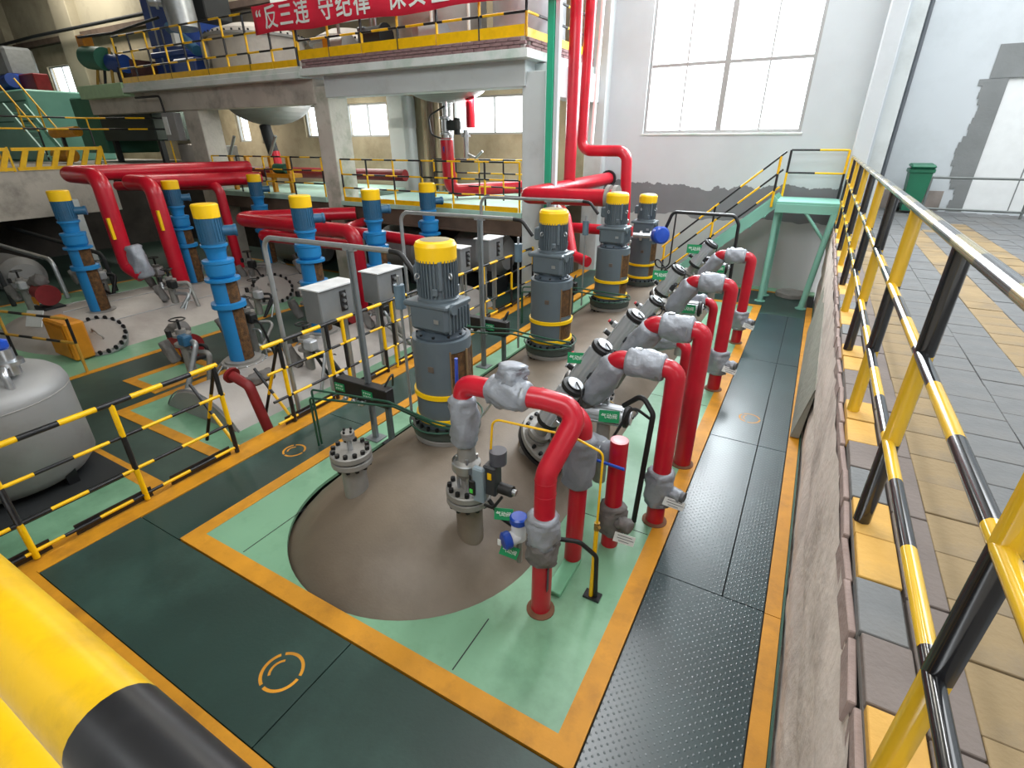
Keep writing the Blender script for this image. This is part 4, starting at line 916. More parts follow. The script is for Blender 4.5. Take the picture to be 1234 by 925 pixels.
# grey and dark valves clustered round the blue mixers
def valve_set(x, y, z, lab, seed):
    rnd = random.Random(seed); t = thing('valve_cluster', lab, 'valve', (x, y, z), 'pipe and valve clusters around the blue mixers')
    MB().cyl((x, y, z-.6), (x, y, z+.15), .07, None, 12).lathe([(.13, z+.05), (.13, z+.09)], Matrix.Translation((x, y, 0)), 18).lathe([(.13, z-.1), (.13, z-.06)], Matrix.Translation((x, y, 0)), 18).build('valve_body', STEELC, t)
    MB().cyl((x, y, z+.15), (x, y, z+.3), .02, None, 8).lathe([(.1, z+.29), (.115, z+.3), (.1, z+.31), (.085, z+.3), (.1, z+.29)], Matrix.Translation((x, y, 0)), 18, cap=False).build('hand_wheel', BLKR, t)
    MB().box((x+.16, y-.05, z+.02), (.18, .14, .16), 0, None, .02).build('actuator', rnd.choice([ALU, BLKR, BLUEM]), t)
    for k in range(3):
        q = [(x, y, z-.1*k), (x+rnd.uniform(.15, .4), y+rnd.uniform(-.3, .3), z-.1*k), (x+rnd.uniform(.2, .5), y+rnd.uniform(-.3, .3), z-.7)]
        MB().tube(fillet(q, .06, 4), rnd.choice([.018, .025, .04]), 8).build('branch_pipe', rnd.choice([STEELC, BLKR, GALV]), t)
    jacket(t, (x-.1, y-.12, z-.35), (x-.22, y-.18, z-.02), .075, .008, JACKD, full=True); MB().box((x-.02, y-.16, z+.12), (.06, .06, .1), 0, None, .008).build('switch_head', BLKR, t)
VS = [(-8.2, 4.9, .3, 'black valve cluster between the dark red pump and nearest blue mixer'), (-9.8, 6.4, .1, 'small valve cluster beyond the dark floor lane'), (-6.1, 4.6, .3, 'valve cluster right of the nearest blue mixer'), (-11.3, 9.0, .35, 'dim valve cluster below the lower deck edge'), (-12.6, 6.0, .35, 'valve cluster at the foot of the second far blue mixer'), (-15.2, 5.6, .2, 'dim valve cluster deep under the left platform'), (-7.75, 3.75, .35, 'valve cluster with black handwheel just left of the nearest blue mixer'), (-7.55, 4.7, .45, 'valve cluster behind the nearest blue mixer on its left'), (-7.7, 6.0, .4, 'valve cluster left of the second blue mixer'), (-6.25, 6.3, .35, 'valve cluster right of the second blue mixer'),
      (-6.2, 7.6, .35, 'valve cluster right of the third blue mixer'), (-11.6, 7.6, .3, 'valve cluster below the far blue mixers'), (-10.9, 8.7, .3, 'valve cluster near the far blue mixer foot'), (-11.2, 5.5, .35, 'grey jacketed valve cluster under the twin red drop pipes'), (-13.6, 5.3, .3, 'dim valve cluster left of the leftmost blue mixer'), (-14.6, 4.2, .2, 'dim valve cluster at the far left edge'), (-13.4, 7.3, .3, 'dim valve cluster behind the leftmost blue mixer')]
for i, q in enumerate(VS): valve_set(*q, seed=i)
# red jacketed pumps with orange guards
for i, (x, y, z, lab) in enumerate(((-8.75, 4.25, -.1, 'dark red pump with jacket and orange guard left of the nearest blue mixer'), (-7.4, 6.6, .0, 'dark red pump with orange guard between first and second blue mixers'), (-12.9, 4.0, .25, 'dim dark red pump beside the leftmost blue mixer'))):
    t = thing('transfer_pump', lab, 'pump', (x, y, -.35), 'dark red transfer pumps')
    MB().box((x, y, z-.25), (.5, .35, .1), 0, None, .01).build('base', DRK, t)
    MB().cyl((x-.2, y, z+.05), (x+.25, y-.05, z+.05), .17, None, 20).lathe([(.2, 0), (.2, .05)], frame((x+.25, y-.05, z+.05), (1, -.1, 0)), 20).build('motor', RED_DARK, t)
    jacket(t, (x-.3, y, z+.2), (x+.1, y, z+.32), .12, .015, JACKD, full=True)
    MB().box((x+.1, y-.22, z-.05), (.2, .03, .14), 0, None, .008).build('guard', ORNG, t)
# red bent pipe leaning over the railing gap
t = thing('fire_pipe', 'dark red bent pipe behind the X braced railing gap', 'pipe', (-5.2, 3.15, -.35)); MB().tube(fillet([(-5.55, 3.1, .5), (-5.3, 3.12, .42), (-5.12, 3.15, -.35)], .08), .06, 14).build('pipe', RED_DARK, t); jacket(t, (-5.4, 3.14, .42), (-5.2, 3.4, .5), .07, .01, JACKD); MB().lathe([(.1, 0), (.1, .03)], frame((-5.55, 3.1, .5), (-1, 0, .3)), 16).build('flange', RED_DARK, t)
# vertical white vessel in the near left corner
t = thing('storage_vessel', 'upright pale grey vessel with rounded lid in the near left corner', 'vessel', (-6.7, 1.35, -.35))
VX, VY = -6.85, 1.3
MB().dome([(.001, .98), (.2, .972), (.38, .95), (.52, .91), (.62, .86), (.68, .8), (.7, .74), (.7, .7), (.7, -.1), (.62, -.2)], Matrix.Translation((VX, VY, 0)), 48).build('shell', VGREY, t)
MB().lathe([(.703, .7), (.708, .705), (.703, .71)], Matrix.Translation((VX, VY, 0)), 48, cap=False).build('weld_seam', STEELC, t)
for a in (.4, 1.9, 3.5, 5.1): MB().bx(VX+.62*math.cos(a)-.05, VX+.62*math.cos(a)+.05, VY+.62*math.sin(a)-.05, VY+.62*math.sin(a)+.05, -.34, .0).build('leg', BLK, t)
MB().bx(VX-.8, VX+.85, VY-.7, VY+.65, -.35, -.28).build('base_plate', DRK, t)
MB().tube(fillet([(VX+.56, VY+.12, .85), (VX+.54, VY+.12, 1.02), (VX+.38, VY+.2, 1.1)], .08), .03, 10).build('outlet_pipe', STEEL, t)
MB().cyl((VX+.4, VY+.22, .96), (VX+.4, VY+.22, 1.22), .07, None, 16).lathe([(.12, 1.06), (.12, 1.1)], Matrix.Translation((VX+.4, VY+.22, 0)), 18).build('nozzle', STEEL, t)
MB().lathe([(.05, 1.22), (.06, 1.24), (.06, 1.3), (.02, 1.32)], Matrix.Translation((VX+.4, VY+.22, 0)), 16).build('blue_cap', BLUEP, t)
# low railing and orange box at the far left
railing('guard_railing', 'small brown and black railing before the broad far left vessel', [(-12.6, 2.4, -.35), (-9.6, 3.1, -.35)], [.5, .9], .022, .022, spacing=1.5, seg=.3, m=[mat('worn_yellow_paint', '#b58a32', .5), BLK])
t = thing('orange_cabinet', 'orange box leaning by the low railing at far left', 'box', (-10.4, 3.2, -.35)); MB().box((-10.55, 3.35, .0), (.75, .3, .65), 0, None, .03).build('body', ORNG, t); MB().box((-10.55, 3.193, .0), (.6, .012, .5), 0, None, .004).build('lid', ORNG, t)
tag(MB().box((0, 0, 0), (.5, .3, .012), 0, basis((-11.9, 3.4, .1), (1, .15, .1), (0, .5, 1))).build('notice_board', TAGW), 'white notice board propped on the far left vessel', 'sign')
# striped railings along the left side of the walkway
def side_rail(name, label, y0, y1, posts, brace=None):
    X = -4.82; t = thing(name, label, 'railing', (X, (y0+y1)/2, 0), 'striped railings on the left walkway kerb')
    for i, (y, st) in enumerate(posts):
        b = MB()
        for j, (a, c) in enumerate(((0, .34), (.34, .68), (.68, 1.0))): b.cyl((X, y, a), (X, y, c), .024, None, 8, (j + st) % 2)
        b.build('post', [YEL, BLK], t)
    for h, r in ((1.0, .024), (.68, .016), (.34, .016), (.06, .016)):
        MB().stripes((X, y0, h), (X, y1, h), r, .27, 0, 1, 10, int(h*10) % 2).build('rail', [YEL, BLK], t)
    for (a, c) in brace or []:
        MB().stripes(a, c, .018, .35, 1, 0, 8).build('brace', [YEL, BLK], t)
    for k in range(3):
        ya = y0 + (y1-y0)*(k+.1)/3; MB().bx(X-.02, X-.01, ya, ya+(y1-y0)*.26, .0, .1).build('toe_board', BLK, t)
side_rail('guard_railing', 'near left striped railing with one middle post beside the upright vessel', .2, 2.56, [(.78, 0), (1.62, 0), (2.53, 1)], [((-4.82, 2.53, .98), (-5.3, 2.5, .02)), ((-5.3, 2.5, .7), (-4.82, 2.53, .1))])
side_rail('guard_railing', 'middle left striped railing in front of the grey electrical boxes', 3.07, 5.95, [(3.28, 1), (3.95, 1), (4.2, 0), (4.9, 1), (5.1, 0), (5.9, 1)], [((-4.82, 3.25, .95), (-5.25, 3.2, .0)), ((-5.25, 3.2, .62), (-4.82, 3.25, .05))])
side_rail('guard_railing', 'far left striped railing behind the second grey mixer', 6.6, 10.4, [(6.65, 1), (7.5, 0), (8.5, 1), (9.4, 0), (10.35, 1)])
# electrical boxes on posts
for i, (y, sx, lab) in enumerate(((4.3, .62, 'nearest grey electrical box on a post over the middle railing'), (5.25, .52, 'grey electrical box left of the nearest grey mixer cap'), (7.1, .3, 'narrow grey electrical box right of the nearest mixer motor'), (8.1, .5, 'farthest grey electrical box left of the second mixer'))):
    t = thing('electrical_box', lab, 'control box', (-5.06, y, 0), 'grey electrical boxes on posts')
    MB().box((-5.06, y, 1.16), (.3, sx, .42), 0, None, .012).build('housing', mat('box_grey_steel', '#84878a', .4, .4, .06), t)
    MB().bx(-5.24, -4.89, y-sx/2-.01, y+sx/2+.01, 1.37, 1.385).build('rain_lid', mat('pale_box_lid', '#d4d6d8', .4, .2), t)
    p = MB().box((-4.905, y+.06, 1.18), (.012, .1, .26), 0, None, .003).build('switch_panel', BLKR, t)
    for z in (1.1, 1.18, 1.26): MB().cyl((-4.9, y+.06, z), (-4.875, y+.06, z), .022, None, 10).build('knob', STEEL, p)
    for dy in (-sx*.3, sx*.3): MB().bx(-5.1, -5.05, y+dy-.02, y+dy+.02, -.02, .95).build('post', GALV, t)
    MB().cyl((-5.0, y+.1, .95), (-5.0, y+.1, .2), .02, None, 8).build('conduit', GALV, t)
# galvanised goosenecks with black cable and a hanging grey switch
for i, (y, lab) in enumerate(((3.45, 'galvanised gooseneck conduit to the nearest grey mixer'), (5.7, 'galvanised gooseneck conduit to the second grey mixer'), (7.95, 'galvanised gooseneck conduit to the third grey mixer'))):
    x0 = (-4.95, -5.02, -5.12)[i]
    t = thing('cable_gooseneck', lab, 'pipe', (x0, y, 0), 'galvanised cable goosenecks')
    MB().tube(fillet([(x0, y, -.02), (x0, y, 2.09), (-3.2, y, 2.11)], .14, 6), .026, 12).build('conduit', GALV, t)
    MB().tube(fillet([(-3.26, y, 2.11), (-3.08, y, 2.1), (-2.93, y, 1.93)], .1, 5), .024, 8).build('cable', BLKR, t)
    xs = -3.7 if i < 2 else -3.8
    b = MB().bx(xs-.03, xs+.03, y-.02, y+.02, .012, 2.08); b.bx(xs-.005, xs+.005, y-.04, y-.02, .2, 2.08); b.build('support_channel', mat('grey_channel_steel', '#7b8184', .45, .4), t)
    MB().bx(xs-.09, xs+.09, y-.08, y+.08, .012, .024).build('foot_plate', mat('grey_channel_steel', '#7b8184'), t)
    MB().box((xs, y, 2.08), (.14, .05, .03)).build('clamp', GALV, t)
    t = thing('hanging_switch', 'blue grey cylindrical switch on a pipe beside the %s mixer motor' % ['nearest', 'second', 'third'][i], 'switch', (-3.12, y, 1.7), 'cylindrical mixer switches')
    MB().cyl((-3.12, y-.02, 1.6), (-3.12, y-.02, 1.82), .05, None, 20).build('housing', mat('switch_blue_grey', '#5f7482', .4), t)
    MB().cyl((-3.12, y-.02, 1.82), (-3.12, y-.02, 1.9), .016, None, 8).cyl((-3.12, y-.02, .42), (-3.12, y-.02, 1.6), .014, None, 8).build('stem', GALV, t)
# ================================================================== LARGE RED PIPES IN THE BACK
def pipe(lab, pts, r, rad=.25, m=RED, name='red_pipe', extra=None, group=None):
    t = thing(name, lab, 'pipe', tuple(pts[-1]), group); MB().tube(fillet(pts, rad, 8), r, 20).build('pipe', m, t)
    return t
G = 'red pipes of the left bays'
for i, (pts, lab) in enumerate((([(-13.3, 9.3, 2.36), (-13.3, 5.2, 2.4), (-12.0, 5.2, 2.38), (-12.0, 5.2, .75)], 'front one of the twin red drop pipes with a yellow mark'), ([(-12.95, 9.3, 2.1), (-12.95, 6.1, 2.2), (-12.0, 6.1, 2.2), (-11.9, 6.1, .15)], 'rear one of the twin red drop pipes with a yellow mark'))):
    t = pipe(lab, pts, .155, .22, group=G)
    if i == 0: MB().tube(fillet([(-12.0, 5.2, .82), (-11.98, 5.2, .68), (-11.75, 5.3, .5)], .1), .15, 16).build('shoe', RED, t); jacket(t, (-11.85, 5.3, 1.1), (-11.7, 5.35, .45), .16, .02)
    MB().box((-11.86 if i == 0 else -11.8, 5.06 if i == 0 else 5.97, 1.45 if i == 0 else 1.5), (.05, .05, .4)).build('yellow_mark', YELC, t)
pipe('thin red pipe bending down behind the second far blue mixer', [(-15.8, 7.2, 1.95), (-12.75, 8.0, 2.02), (-12.72, 8.05, .0)], .11, .2, group=G)
pipe('long red pipe crossing behind the blue mixers with an elbow down', [(-9.5, 9.22, 1.42), (-11.6, 7.35, 1.4), (-7.7, 7.35, 1.38), (-7.65, 7.35, -.2)], .145, .22, group=G)
pipe('lower red pipe parallel to the long crossing one', [(-10.85, 9.15, 1.12), (-11.0, 7.6, 1.02), (-8.2, 7.7, 1.02)], .12, .2, group=G)
pipe('red pipe ending in a downward elbow left of the nearest mixer cap', [(-9.4, 9.3, 1.2), (-8.6, 7.9, 1.27), (-6.35, 7.9, 1.22), (-6.3, 7.9, -.1)], .11, .2, group=G)
# right: header and verticals by the white column
t = pipe('thick red header folded like a hairpin before the far wall', [(-4.28, 12.15, 2.17), (-4.46, 8.48, 2.11), (-4.4, 8.42, 2.1), (-2.85, 8.42, 2.13)], .135, .1)
MB().lathe([(.18, 0), (.18, .06)], frame((-4.28, 12.1, 2.17), (0, 1, 0)), 20).build('end_flange', DRK, t)
MB().lathe([(.2, -.02), (.2, .04)], frame((-2.83, 8.42, 2.13), (1, 0, 0)), 20).lathe([(.2, -.14), (.2, -.08)], frame((-2.83, 8.42, 2.13), (1, 0, 0)), 20).build('end_flange', STEELC, t)
pipe('tall thick red standpipe before the white column, full height', [(-4.4, 10.15, 9.4), (-4.4, 10.15, 2.24)], .115, .1)
pipe('tall red pipe turning right and down toward the third mixer', [(-4.3, 10.75, 9.4), (-4.42, 10.75, 2.78), (-3.45, 10.75, 2.78), (-3.3, 10.75, .3)], .105, .2)
pipe('thin white pipe close behind the tall red standpipe', [(-4.12, 11.0, 9.4), (-4.3, 11.0, 2.9)], .035, .1, TXTW, 'white_pipe')
pipe('red pipe crossing low behind the second mixer cap', [(-4.9, 10.0, 1.35), (-2.95, 10.0, 1.37)], .1)
pipe('lower red pipe with an elbow behind the second mixer motor', [(-4.6, 10.2, 1.7), (-4.2, 9.6, 1.62), (-3.9, 9.3, .95), (-3.5, 9.1, .9)], .1, .15)
t = thing('red_column_pipe', 'upright red pipe with steel valve head between third and fourth mixers', 'pipe', (-2.7, 8.75, .3)); MB().cyl((-2.75, 8.75, .43), (-2.75, 8.75, 1.2), .12, None, 20).build('pipe', RED, t)
MB().lathe([(.15, 1.2), (.15, 1.25), (.1, 1.27), (.1, 1.36), (.15, 1.38), (.15, 1.42), (.06, 1.44), (.06, 1.7), (.08, 1.71), (.08, 1.76), (.03, 1.78), (.03, 1.86)], Matrix.Translation((-2.75, 8.75, 0)), 22).build('valve_head', STEELC, t); sign(t, (-2.68, 8.6, 1.3), (1, .3, 0), (0, 0, 1), .22, .13)
MB().bx(-2.95, -2.85, 8.65, 8.75, 1.45, 1.55).build('label', mat('blue_label', '#2a3a8a', .4), t)
t = thing('flow_meter', 'round blue flow meter on steel pipe right of the farthest mixer', 'instrument', (-2.25, 9.5, 1.4))
MB().cyl((-2.75, 9.35, 1.42), (-2.3, 9.45, 1.42), .05, None, 14).lathe([(.09, .12), (.09, .16)], frame((-2.75, 9.35, 1.42), (.45, .1, 0)), 16).lathe([(.09, .3), (.09, .34)], frame((-2.75, 9.35, 1.42), (.45, .1, 0)), 16).build('pipe', STEEL, t)
MB().lathe([(.001, 0), (.13, .01), (.15, .04), (.15, .17), (.12, .2), (.001, .21)], frame((-2.32, 9.4, 1.45), (.6, -.75, .1)), 26).build('housing', BLUEP, t)
t = thing('black_pipe_loop', 'thin black pipe frame standing between the farthest mixer and the stair', 'pipe', (-1.0, 9.6, 0)); MB().tube(fillet([(-2.25, 9.5, 1.45), (-2.12, 9.5, 1.84), (-1.1, 9.5, 1.84), (-1.02, 9.5, 1.7), (-1.0, 9.6, .02)], .1), .028, 8).build('pipe', BLK, t)
MB().tube(fillet([(-2.05, 9.45, 1.82), (-2.05, 9.4, .9), (-2.3, 9.4, .85), (-2.3, 9.35, 1.1), (-1.9, 9.3, .7), (-1.6, 9.3, .55)], .12), .014, 6).build('cable', BLKR, t)
# ================================================================== STAIR TO THE RIGHT PLATFORM
t = thing('steel_stair', 'mint green steel stair with landing against the far wall', 'stair', (-.3, 11.6, 0))
for y in (11.3, 12.2):
    Mx = basis((-1.7, y, .92), (1, 0, .93), (0, 0, 1)); MB().box((0, 0, 0), (3.0, .19, .05), 0, Mx).build('stringer', MINTS, t)
for k in range(9): MB().bx(-2.62+k*.23, -2.38+k*.23, 11.33, 12.17, .17+k*.205, .2+k*.205).build('tread', MINTS, t)
MB().bx(-.62, .41, 11.2, 12.25, 1.89, 1.93).build('landing', MINTS, t)
for y in (11.2, 12.2): MB().bx(-.62, .41, y-.03, y+.03, 1.74, 1.89).build('landing_beam', MINTS, t)
MB().bx(-.62, -.56, 11.2, 12.2, 1.74, 1.89).build('landing_beam', MINTS, t)
for x, y in ((.2, 11.05), (-.52, 11.75), (-.55, 11.25)): MB().cyl((x, y, .005), (x + (.16 if x > 0 else -.03), y+.15, 1.76), .055 if x > 0 else .05, None, 10).lathe([(.1, .005), (.1, .02)], Matrix.Translation((x, y, 0)), 12).build('leg', MINTS, t)
MB().tube([(.28, 11.2, 1.3), (-.1, 11.2, 1.76)], .03, 6).build('brace', MINTS, t)
railing('guard_railing', 'striped sloping railing of the mint green stair', [(-2.65, 11.25, .02), (-.62, 11.25, 1.9)], [.28, .58, .88], .018, .022, posts=[(-2.6, 11.25, .06), (-1.7, 11.25, .9), (-.7, 11.25, 1.82)], seg=.5)
railing('guard_railing', 'striped level railing on the mint green landing', [(-.6, 12.2, 1.93), (.38, 12.2, 1.93)], [.45, .86], .018, .022, spacing=.98, seg=.5)
tag(MB().lathe([(.27, .005), (.3, .01), (.3, .09), (.27, .1), (.22, .085), (.001, .085)], Matrix.Translation((-.02, 11.95, 0)), 28).build('round_lid', STEELC), 'round grey metal lid on the floor under the landing', 'lid')
# ================================================================== RIGHT PLATFORM FURNISHINGS
t = thing('wheelie_bin', 'green wheeled bin in front of the white wall on the right', 'bin', (1.78, 14.2, 1.54))
BX = Matrix.Translation((1.8, 14.2, 1.54))
MB().add([(-.15, -.2, .06), (.15, -.2, .06), (.15, .2, .06), (-.15, .2, .06), (-.2, -.24, .88), (.2, -.24, .88), (.2, .24, .88), (-.2, .24, .88)], [(3, 2, 1, 0), (0, 1, 5, 4), (1, 2, 6, 5), (2, 3, 7, 6), (3, 0, 4, 7), (4, 5, 6, 7)], 0, False, BX).build('body', BIN, t)
MB().box((0, 0, .84), (.44, .52, .08), 0, BX, .012).build('rim', BIN, t)
MB().box((0, 0, .93), (.43, .52, .07), 0, BX @ Matrix.Rotation(.05, 4, 'X'), .03).build('lid', BIN, t)
for x in (-.17, .17): MB().cyl(BX @ Vector((x-.03, .24, .09)), BX @ Vector((x+.03, .24, .09)), .09, None, 16).build('wheel', BLKR, t)
MB().cyl(BX @ Vector((-.17, .29, .9)), BX @ Vector((.17, .29, .9)), .016, None, 8).build('handle', BIN, t)
railing('pipe_railing', 'plain dark grey pipe railing before the closed doorway', [(2.0, 14.0, 1.54), (3.6, 14.0, 1.54), (5.2, 14.0, 1.54)], [.12, .72], .022, .024, spacing=1.6, seg=9, m=[mat('grey_pipe_rail', '#6f7573', .45, .2), mat('grey_pipe_rail', '#6f7573')])
# ================================================================== UPPER FLOOR
railing('guard_railing', 'striped railing with yellow toe boards on the upper floor, left bays', [(-17.8, 9.12, 4.47), (-10.55, 9.12, 4.47)], [.35, .72, 1.1], .022, .026, spacing=.8, toe=(.0, .13), toe_off=.02, seg=.4)
railing('guard_railing', 'striped railing with yellow toe boards above the brick curb', [(-10.5, 9.14, 4.575), (-4.87, 9.14, 4.575)], [.36, .7, 1.1], .022, .026, spacing=.94, toe=(.01, .17), toe_off=.03, seg=.42)
railing('guard_railing', 'side striped railing of the upper floor beside the tall red pipes', [(-4.87, 9.14, 4.575), (-4.87, 12.1, 4.575)], [.36, .7, 1.1], .022, .026, spacing=1.0, toe=(.01, .13), toe_off=.0, seg=.42)
railing('guard_railing', 'striped railing of the lower deck between the columns', [(-10.0, 9.42, 1.66), (-5.15, 9.42, 1.66)], [.3, .6, .93], .018, .022, spacing=.8, toe=(.0, .1), toe_off=.04, seg=.35)
railing('guard_railing', 'second striped railing at the rear of the lower deck', [(-8.6, 11.2, 1.66), (-5.2, 11.2, 1.66)], [.3, .6, .9], .018, .02, spacing=.7, seg=.35)
railing('guard_railing', 'striped railing of the lower deck left of the stained column', [(-15.0, 9.42, 1.72), (-10.65, 9.42, 1.72)], [.3, .6, .9], .018, .022, spacing=1.1, seg=.35)
# banner
t = thing('slogan_banner', 'red slogan banner with white characters hung on the upper railing', 'banner', (-8.0, 8.98, 5.1))
b = MB(); n = 60; vs = []
for i in range(n+1):
    x = -11.6 + 8.3 * i / n
    for z, o in ((5.1, .0), (5.35, .006), (5.62, 0)): vs.append((x, 8.985 + .012*math.sin(i*1.1)+o, z + (.02*math.sin(i*.35) if z < 5.2 else 0)))
fs = [(3*i+j, 3*i+3+j, 3*i+4+j, 3*i+1+j) for i in range(n) for j in range(2)]
b.add(vs, fs, 0, True); bn = b.build('cloth', BAN, t); so = bn.modifiers.new('thickness', 'SOLIDIFY'); so.thickness = .004
for ch, x in (('“', -11.38), ('反', -11.0), ('三', -10.52), ('违', -10.04), ('守', -9.32), ('纪', -8.84), ('律', -8.36), ('保', -7.5), ('安', -7.02), ('全', -6.5)):
    inst('lettering', text_mesh(ch, .44, .002), bn, basis((x, 8.962, 5.355), (1, 0, 0), (0, 0, 1)))
# green-white service column edge and pale downpipe
tag(MB().bx(-4.53, -4.4, 9.25, 9.37, .0, 9.45, 0, .01).build('green_square_pipe', GREENP), 'green square downpipe on the corner of the white column', 'pipe')
tag(MB().bx(-4.395, -4.31, 9.27, 9.37, .0, 9.45, 0, .01).build('white_square_pipe', WHITE), 'white square duct next to the green downpipe', 'pipe')
# vessels hanging below and standing on the upper floor
def hung_tank(x, y, r, dz, lab, h=1.6, m=VGREY):
    t = thing('process_tank', lab, 'tank', (x, y, 4.4), 'process tanks through the upper floor')
    top_m = ALU if r < .8 else VWHITE
    MB().lathe([(.001, 4.2-dz)] + [(r*math.sin(PI/2*k/10), 4.2-dz*math.cos(PI/2*k/10)) for k in range(1, 11)] + [(r, 4.42)], Matrix.Translation((x, y, 0)), 40, cap=False).build('bottom', m, t)
    MB().lathe([(r, 4.4), (r, 4.4+h), (r*.9, 4.4+h+.18), (r*.5, 4.4+h+.35), (.001, 4.4+h+.4)], Matrix.Translation((x, y, 0)), 40, cap=False).build('shell', top_m, t)
    for z in (4.62, 4.4+h): MB().lathe([(r, z), (r+.09, z+.005), (r+.09, z+.06), (r, z+.065)], Matrix.Translation((x, y, 0)), 40).build('flange', VGREY, t); b = MB(); b.bolts((x, y, z+.06), (0, 0, 1), r+.05, 40, .025, .05); b.build('bolts', BOLT, t)
    return t
t = hung_tank(-14.6, 11.3, 1.25, .8, 'rounded tank bottom hanging under the floor left of the stained column', 1.1)
M = frame((-15.5, 10.3, 5.15), (-.45, -.9, 0)); MB().lathe([(.32, -.3), (.32, 0), (.4, .01), (.4, .07), (.001, .1)], M, 28).build('side_manhole', VWHITE, t)
t = hung_tank(-8.1, 11.2, 1.0, .42, 'shallow tank bottom under the upper floor above a steel valve', 1.8, VGREY)
hung_tank(-11.3, 11.5, .9, .1, 'squat white tank behind the slogan banner', .75)
hung_tank(-5.9, 11.2, .75, .1, 'silver tank at the right end of the upper floor', 2.6)
t = thing('steel_valve', 'steel valve and pipe stack hanging under the shallow tank', 'valve', (-8.0, 11.0, 3.0))
MB().lathe([(.06, 3.0), (.06, 3.1), (.14, 3.1), (.14, 3.14), (.09, 3.16), (.09, 3.42), (.14, 3.44), (.14, 3.48), (.06, 3.5), (.06, 3.85)], Matrix.Translation((-8.02, 11.0, 0)), 20).build('body', STEEL, t)
MB().box((-7.75, 10.95, 3.3), (.3, .2, .22), 0, None, .03).cyl((-7.65, 10.95, 3.1), (-7.65, 10.95, 3.45), .07, None, 14).build('actuator', DRK, t)
MB().tube(fillet([(-7.95, 10.9, 3.7), (-8.4, 10.85, 3.5), (-8.35, 10.85, 3.1), (-8.0, 10.9, 3.0)], .15), .02, 6).build('cable', BLKR, t)
MB().cyl((-7.45, 11.0, 2.6), (-7.45, 11.0, 3.2), .06, None, 14).lathe([(.11, 3.05), (.11, 3.1)], Matrix.Translation((-7.45, 11.0, 0)), 16).tube(fillet([(-7.45, 11.0, 2.7), (-7.2, 11.0, 2.6), (-7.0, 11.0, 2.75)], .05), .03, 8).build('side_valve', STEEL, t)
t = pipe('red pipe dropping from the steel valve to the lower deck', [(-8.02, 11.0, 3.02), (-7.95, 10.95, 1.85), (-6.6, 12.3, 1.9)], .15, .25); MB().box((-8.0, 10.845, 2.7), (.04, .012, .3)).build('label', mat('blue_label', '#2a3a8a'), t); tie(t, (-8.02, 11.0, 3.0), (0, 0, 1), .15, STEEL)
pipe('red pipe between the upper floor and the small side valve', [(-7.5, 11.3, 4.1), (-7.5, 11.3, 3.25)], .11)
pipe('red horizontal pipe on the lower deck by the rear wall left of the stained column', [(-16.5, 11.2, 2.1), (-9.9, 11.6, 2.12)], .15, m=RED_DARK)
t = thing('tank_drain', 'dark drain pipe below the rounded hanging tank', 'pipe', (-15.0, 11.0, 2.2)); MB().cyl((-14.7, 11.1, 3.4), (-14.5, 11.1, 2.5), .16, None, 14).build('pipe', DRK, t); MB().cyl((-14.5, 11.1, 2.7), (-14.45, 11.1, 2.1), .15, None, 14).build('red_end', RED, t)
for i in range(5): tag(MB().cyl((-9.9+i*.22, 12.6, 1.66), (-9.9+i*.22, 12.6, 4.2), .07, None, 10).build('wall_pipe', [BEIGE, BROWNST, BEIGE, BROWNST, GALV][i]), '%s upright wall pipe counted from the bracketed column' % ['first', 'second', 'third', 'fourth', 'fifth'][i], 'pipe', 'row of upright wall pipes behind the lower deck')
# blue square tower, silver vessel and machinery on the upper floor
t = thing('elevator_tower', 'navy blue square tower rising through the top of the frame', 'tower', (-18.0, 11.8, 4.5))
MB().bx(-19.3, -17.6, 11.0, 12.4, 4.5, 9.4, 0, .02).build('casing', BLUEN, t); MB().bx(-19.36, -17.54, 10.94, 12.44, 5.35, 5.5, 0, .02).build('flange', BLUEN, t); MB().bx(-18.9, -18.82, 10.985, 11.0, 4.5, 9.4).build('seam', GALV, t)
MB().bx(-17.7, -16.6, 10.6, 11.8, 4.5, 5.2, 0, .04).build('hopper', BLUEN, t); MB().tube(fillet([(-17.6, 10.7, 6.0), (-16.8, 10.6, 5.6), (-16.2, 10.5, 5.3)], .2), .14, 14).build('chute', BLUEM, t)
MB().bx(-16.95, -16.8, 10.3, 10.45, 5.45, 5.75).build('white_box', TAGW, t)
t = thing('silver_vessel', 'slim silver vessel beside the navy tower', 'vessel', (-17.0, 10.8, 5.6)); MB().cyl((-15.75, 10.0, 5.7), (-15.95, 10.0, 7.6), .36, .4, 28).build('shell', GALV, t); MB().cyl((-15.95, 9.9, 6.3), (-16.3, 9.55, 6.3), .12, None, 16).lathe([(.18, .3), (.18, .36)], frame((-15.95, 9.9, 6.3), (-.3, -.4, 0)), 18).build('nozzle', GALV, t)
tag(MB().bx(-16.3, -15.6, 10.6, 11.4, 6.02, 9.3, 0, .03).build('black_duct', DRK), 'black duct between the silver vessel and the white tank', 'duct')
t = thing('white_partition', 'large pale panel above the white tank behind the banner', 'panel', (-13, 12.4, 5)); MB().bx(-15.0, -9.6, 12.3, 12.4, 5.9, 9.4).build('panel', CONCG, t)
for x in (-4.0-3.2, -9.3, -6.6): tag(MB().bx(x, x+.35, 12.42, 12.75, 4.42, 9.3, 0, .01).build('grey_pillar', mat('steel_pillar_grey', '#6b7176', .6)), 'grey pillar behind the right half of the upper railing', 'pillar', 'grey pillars on the upper floor')
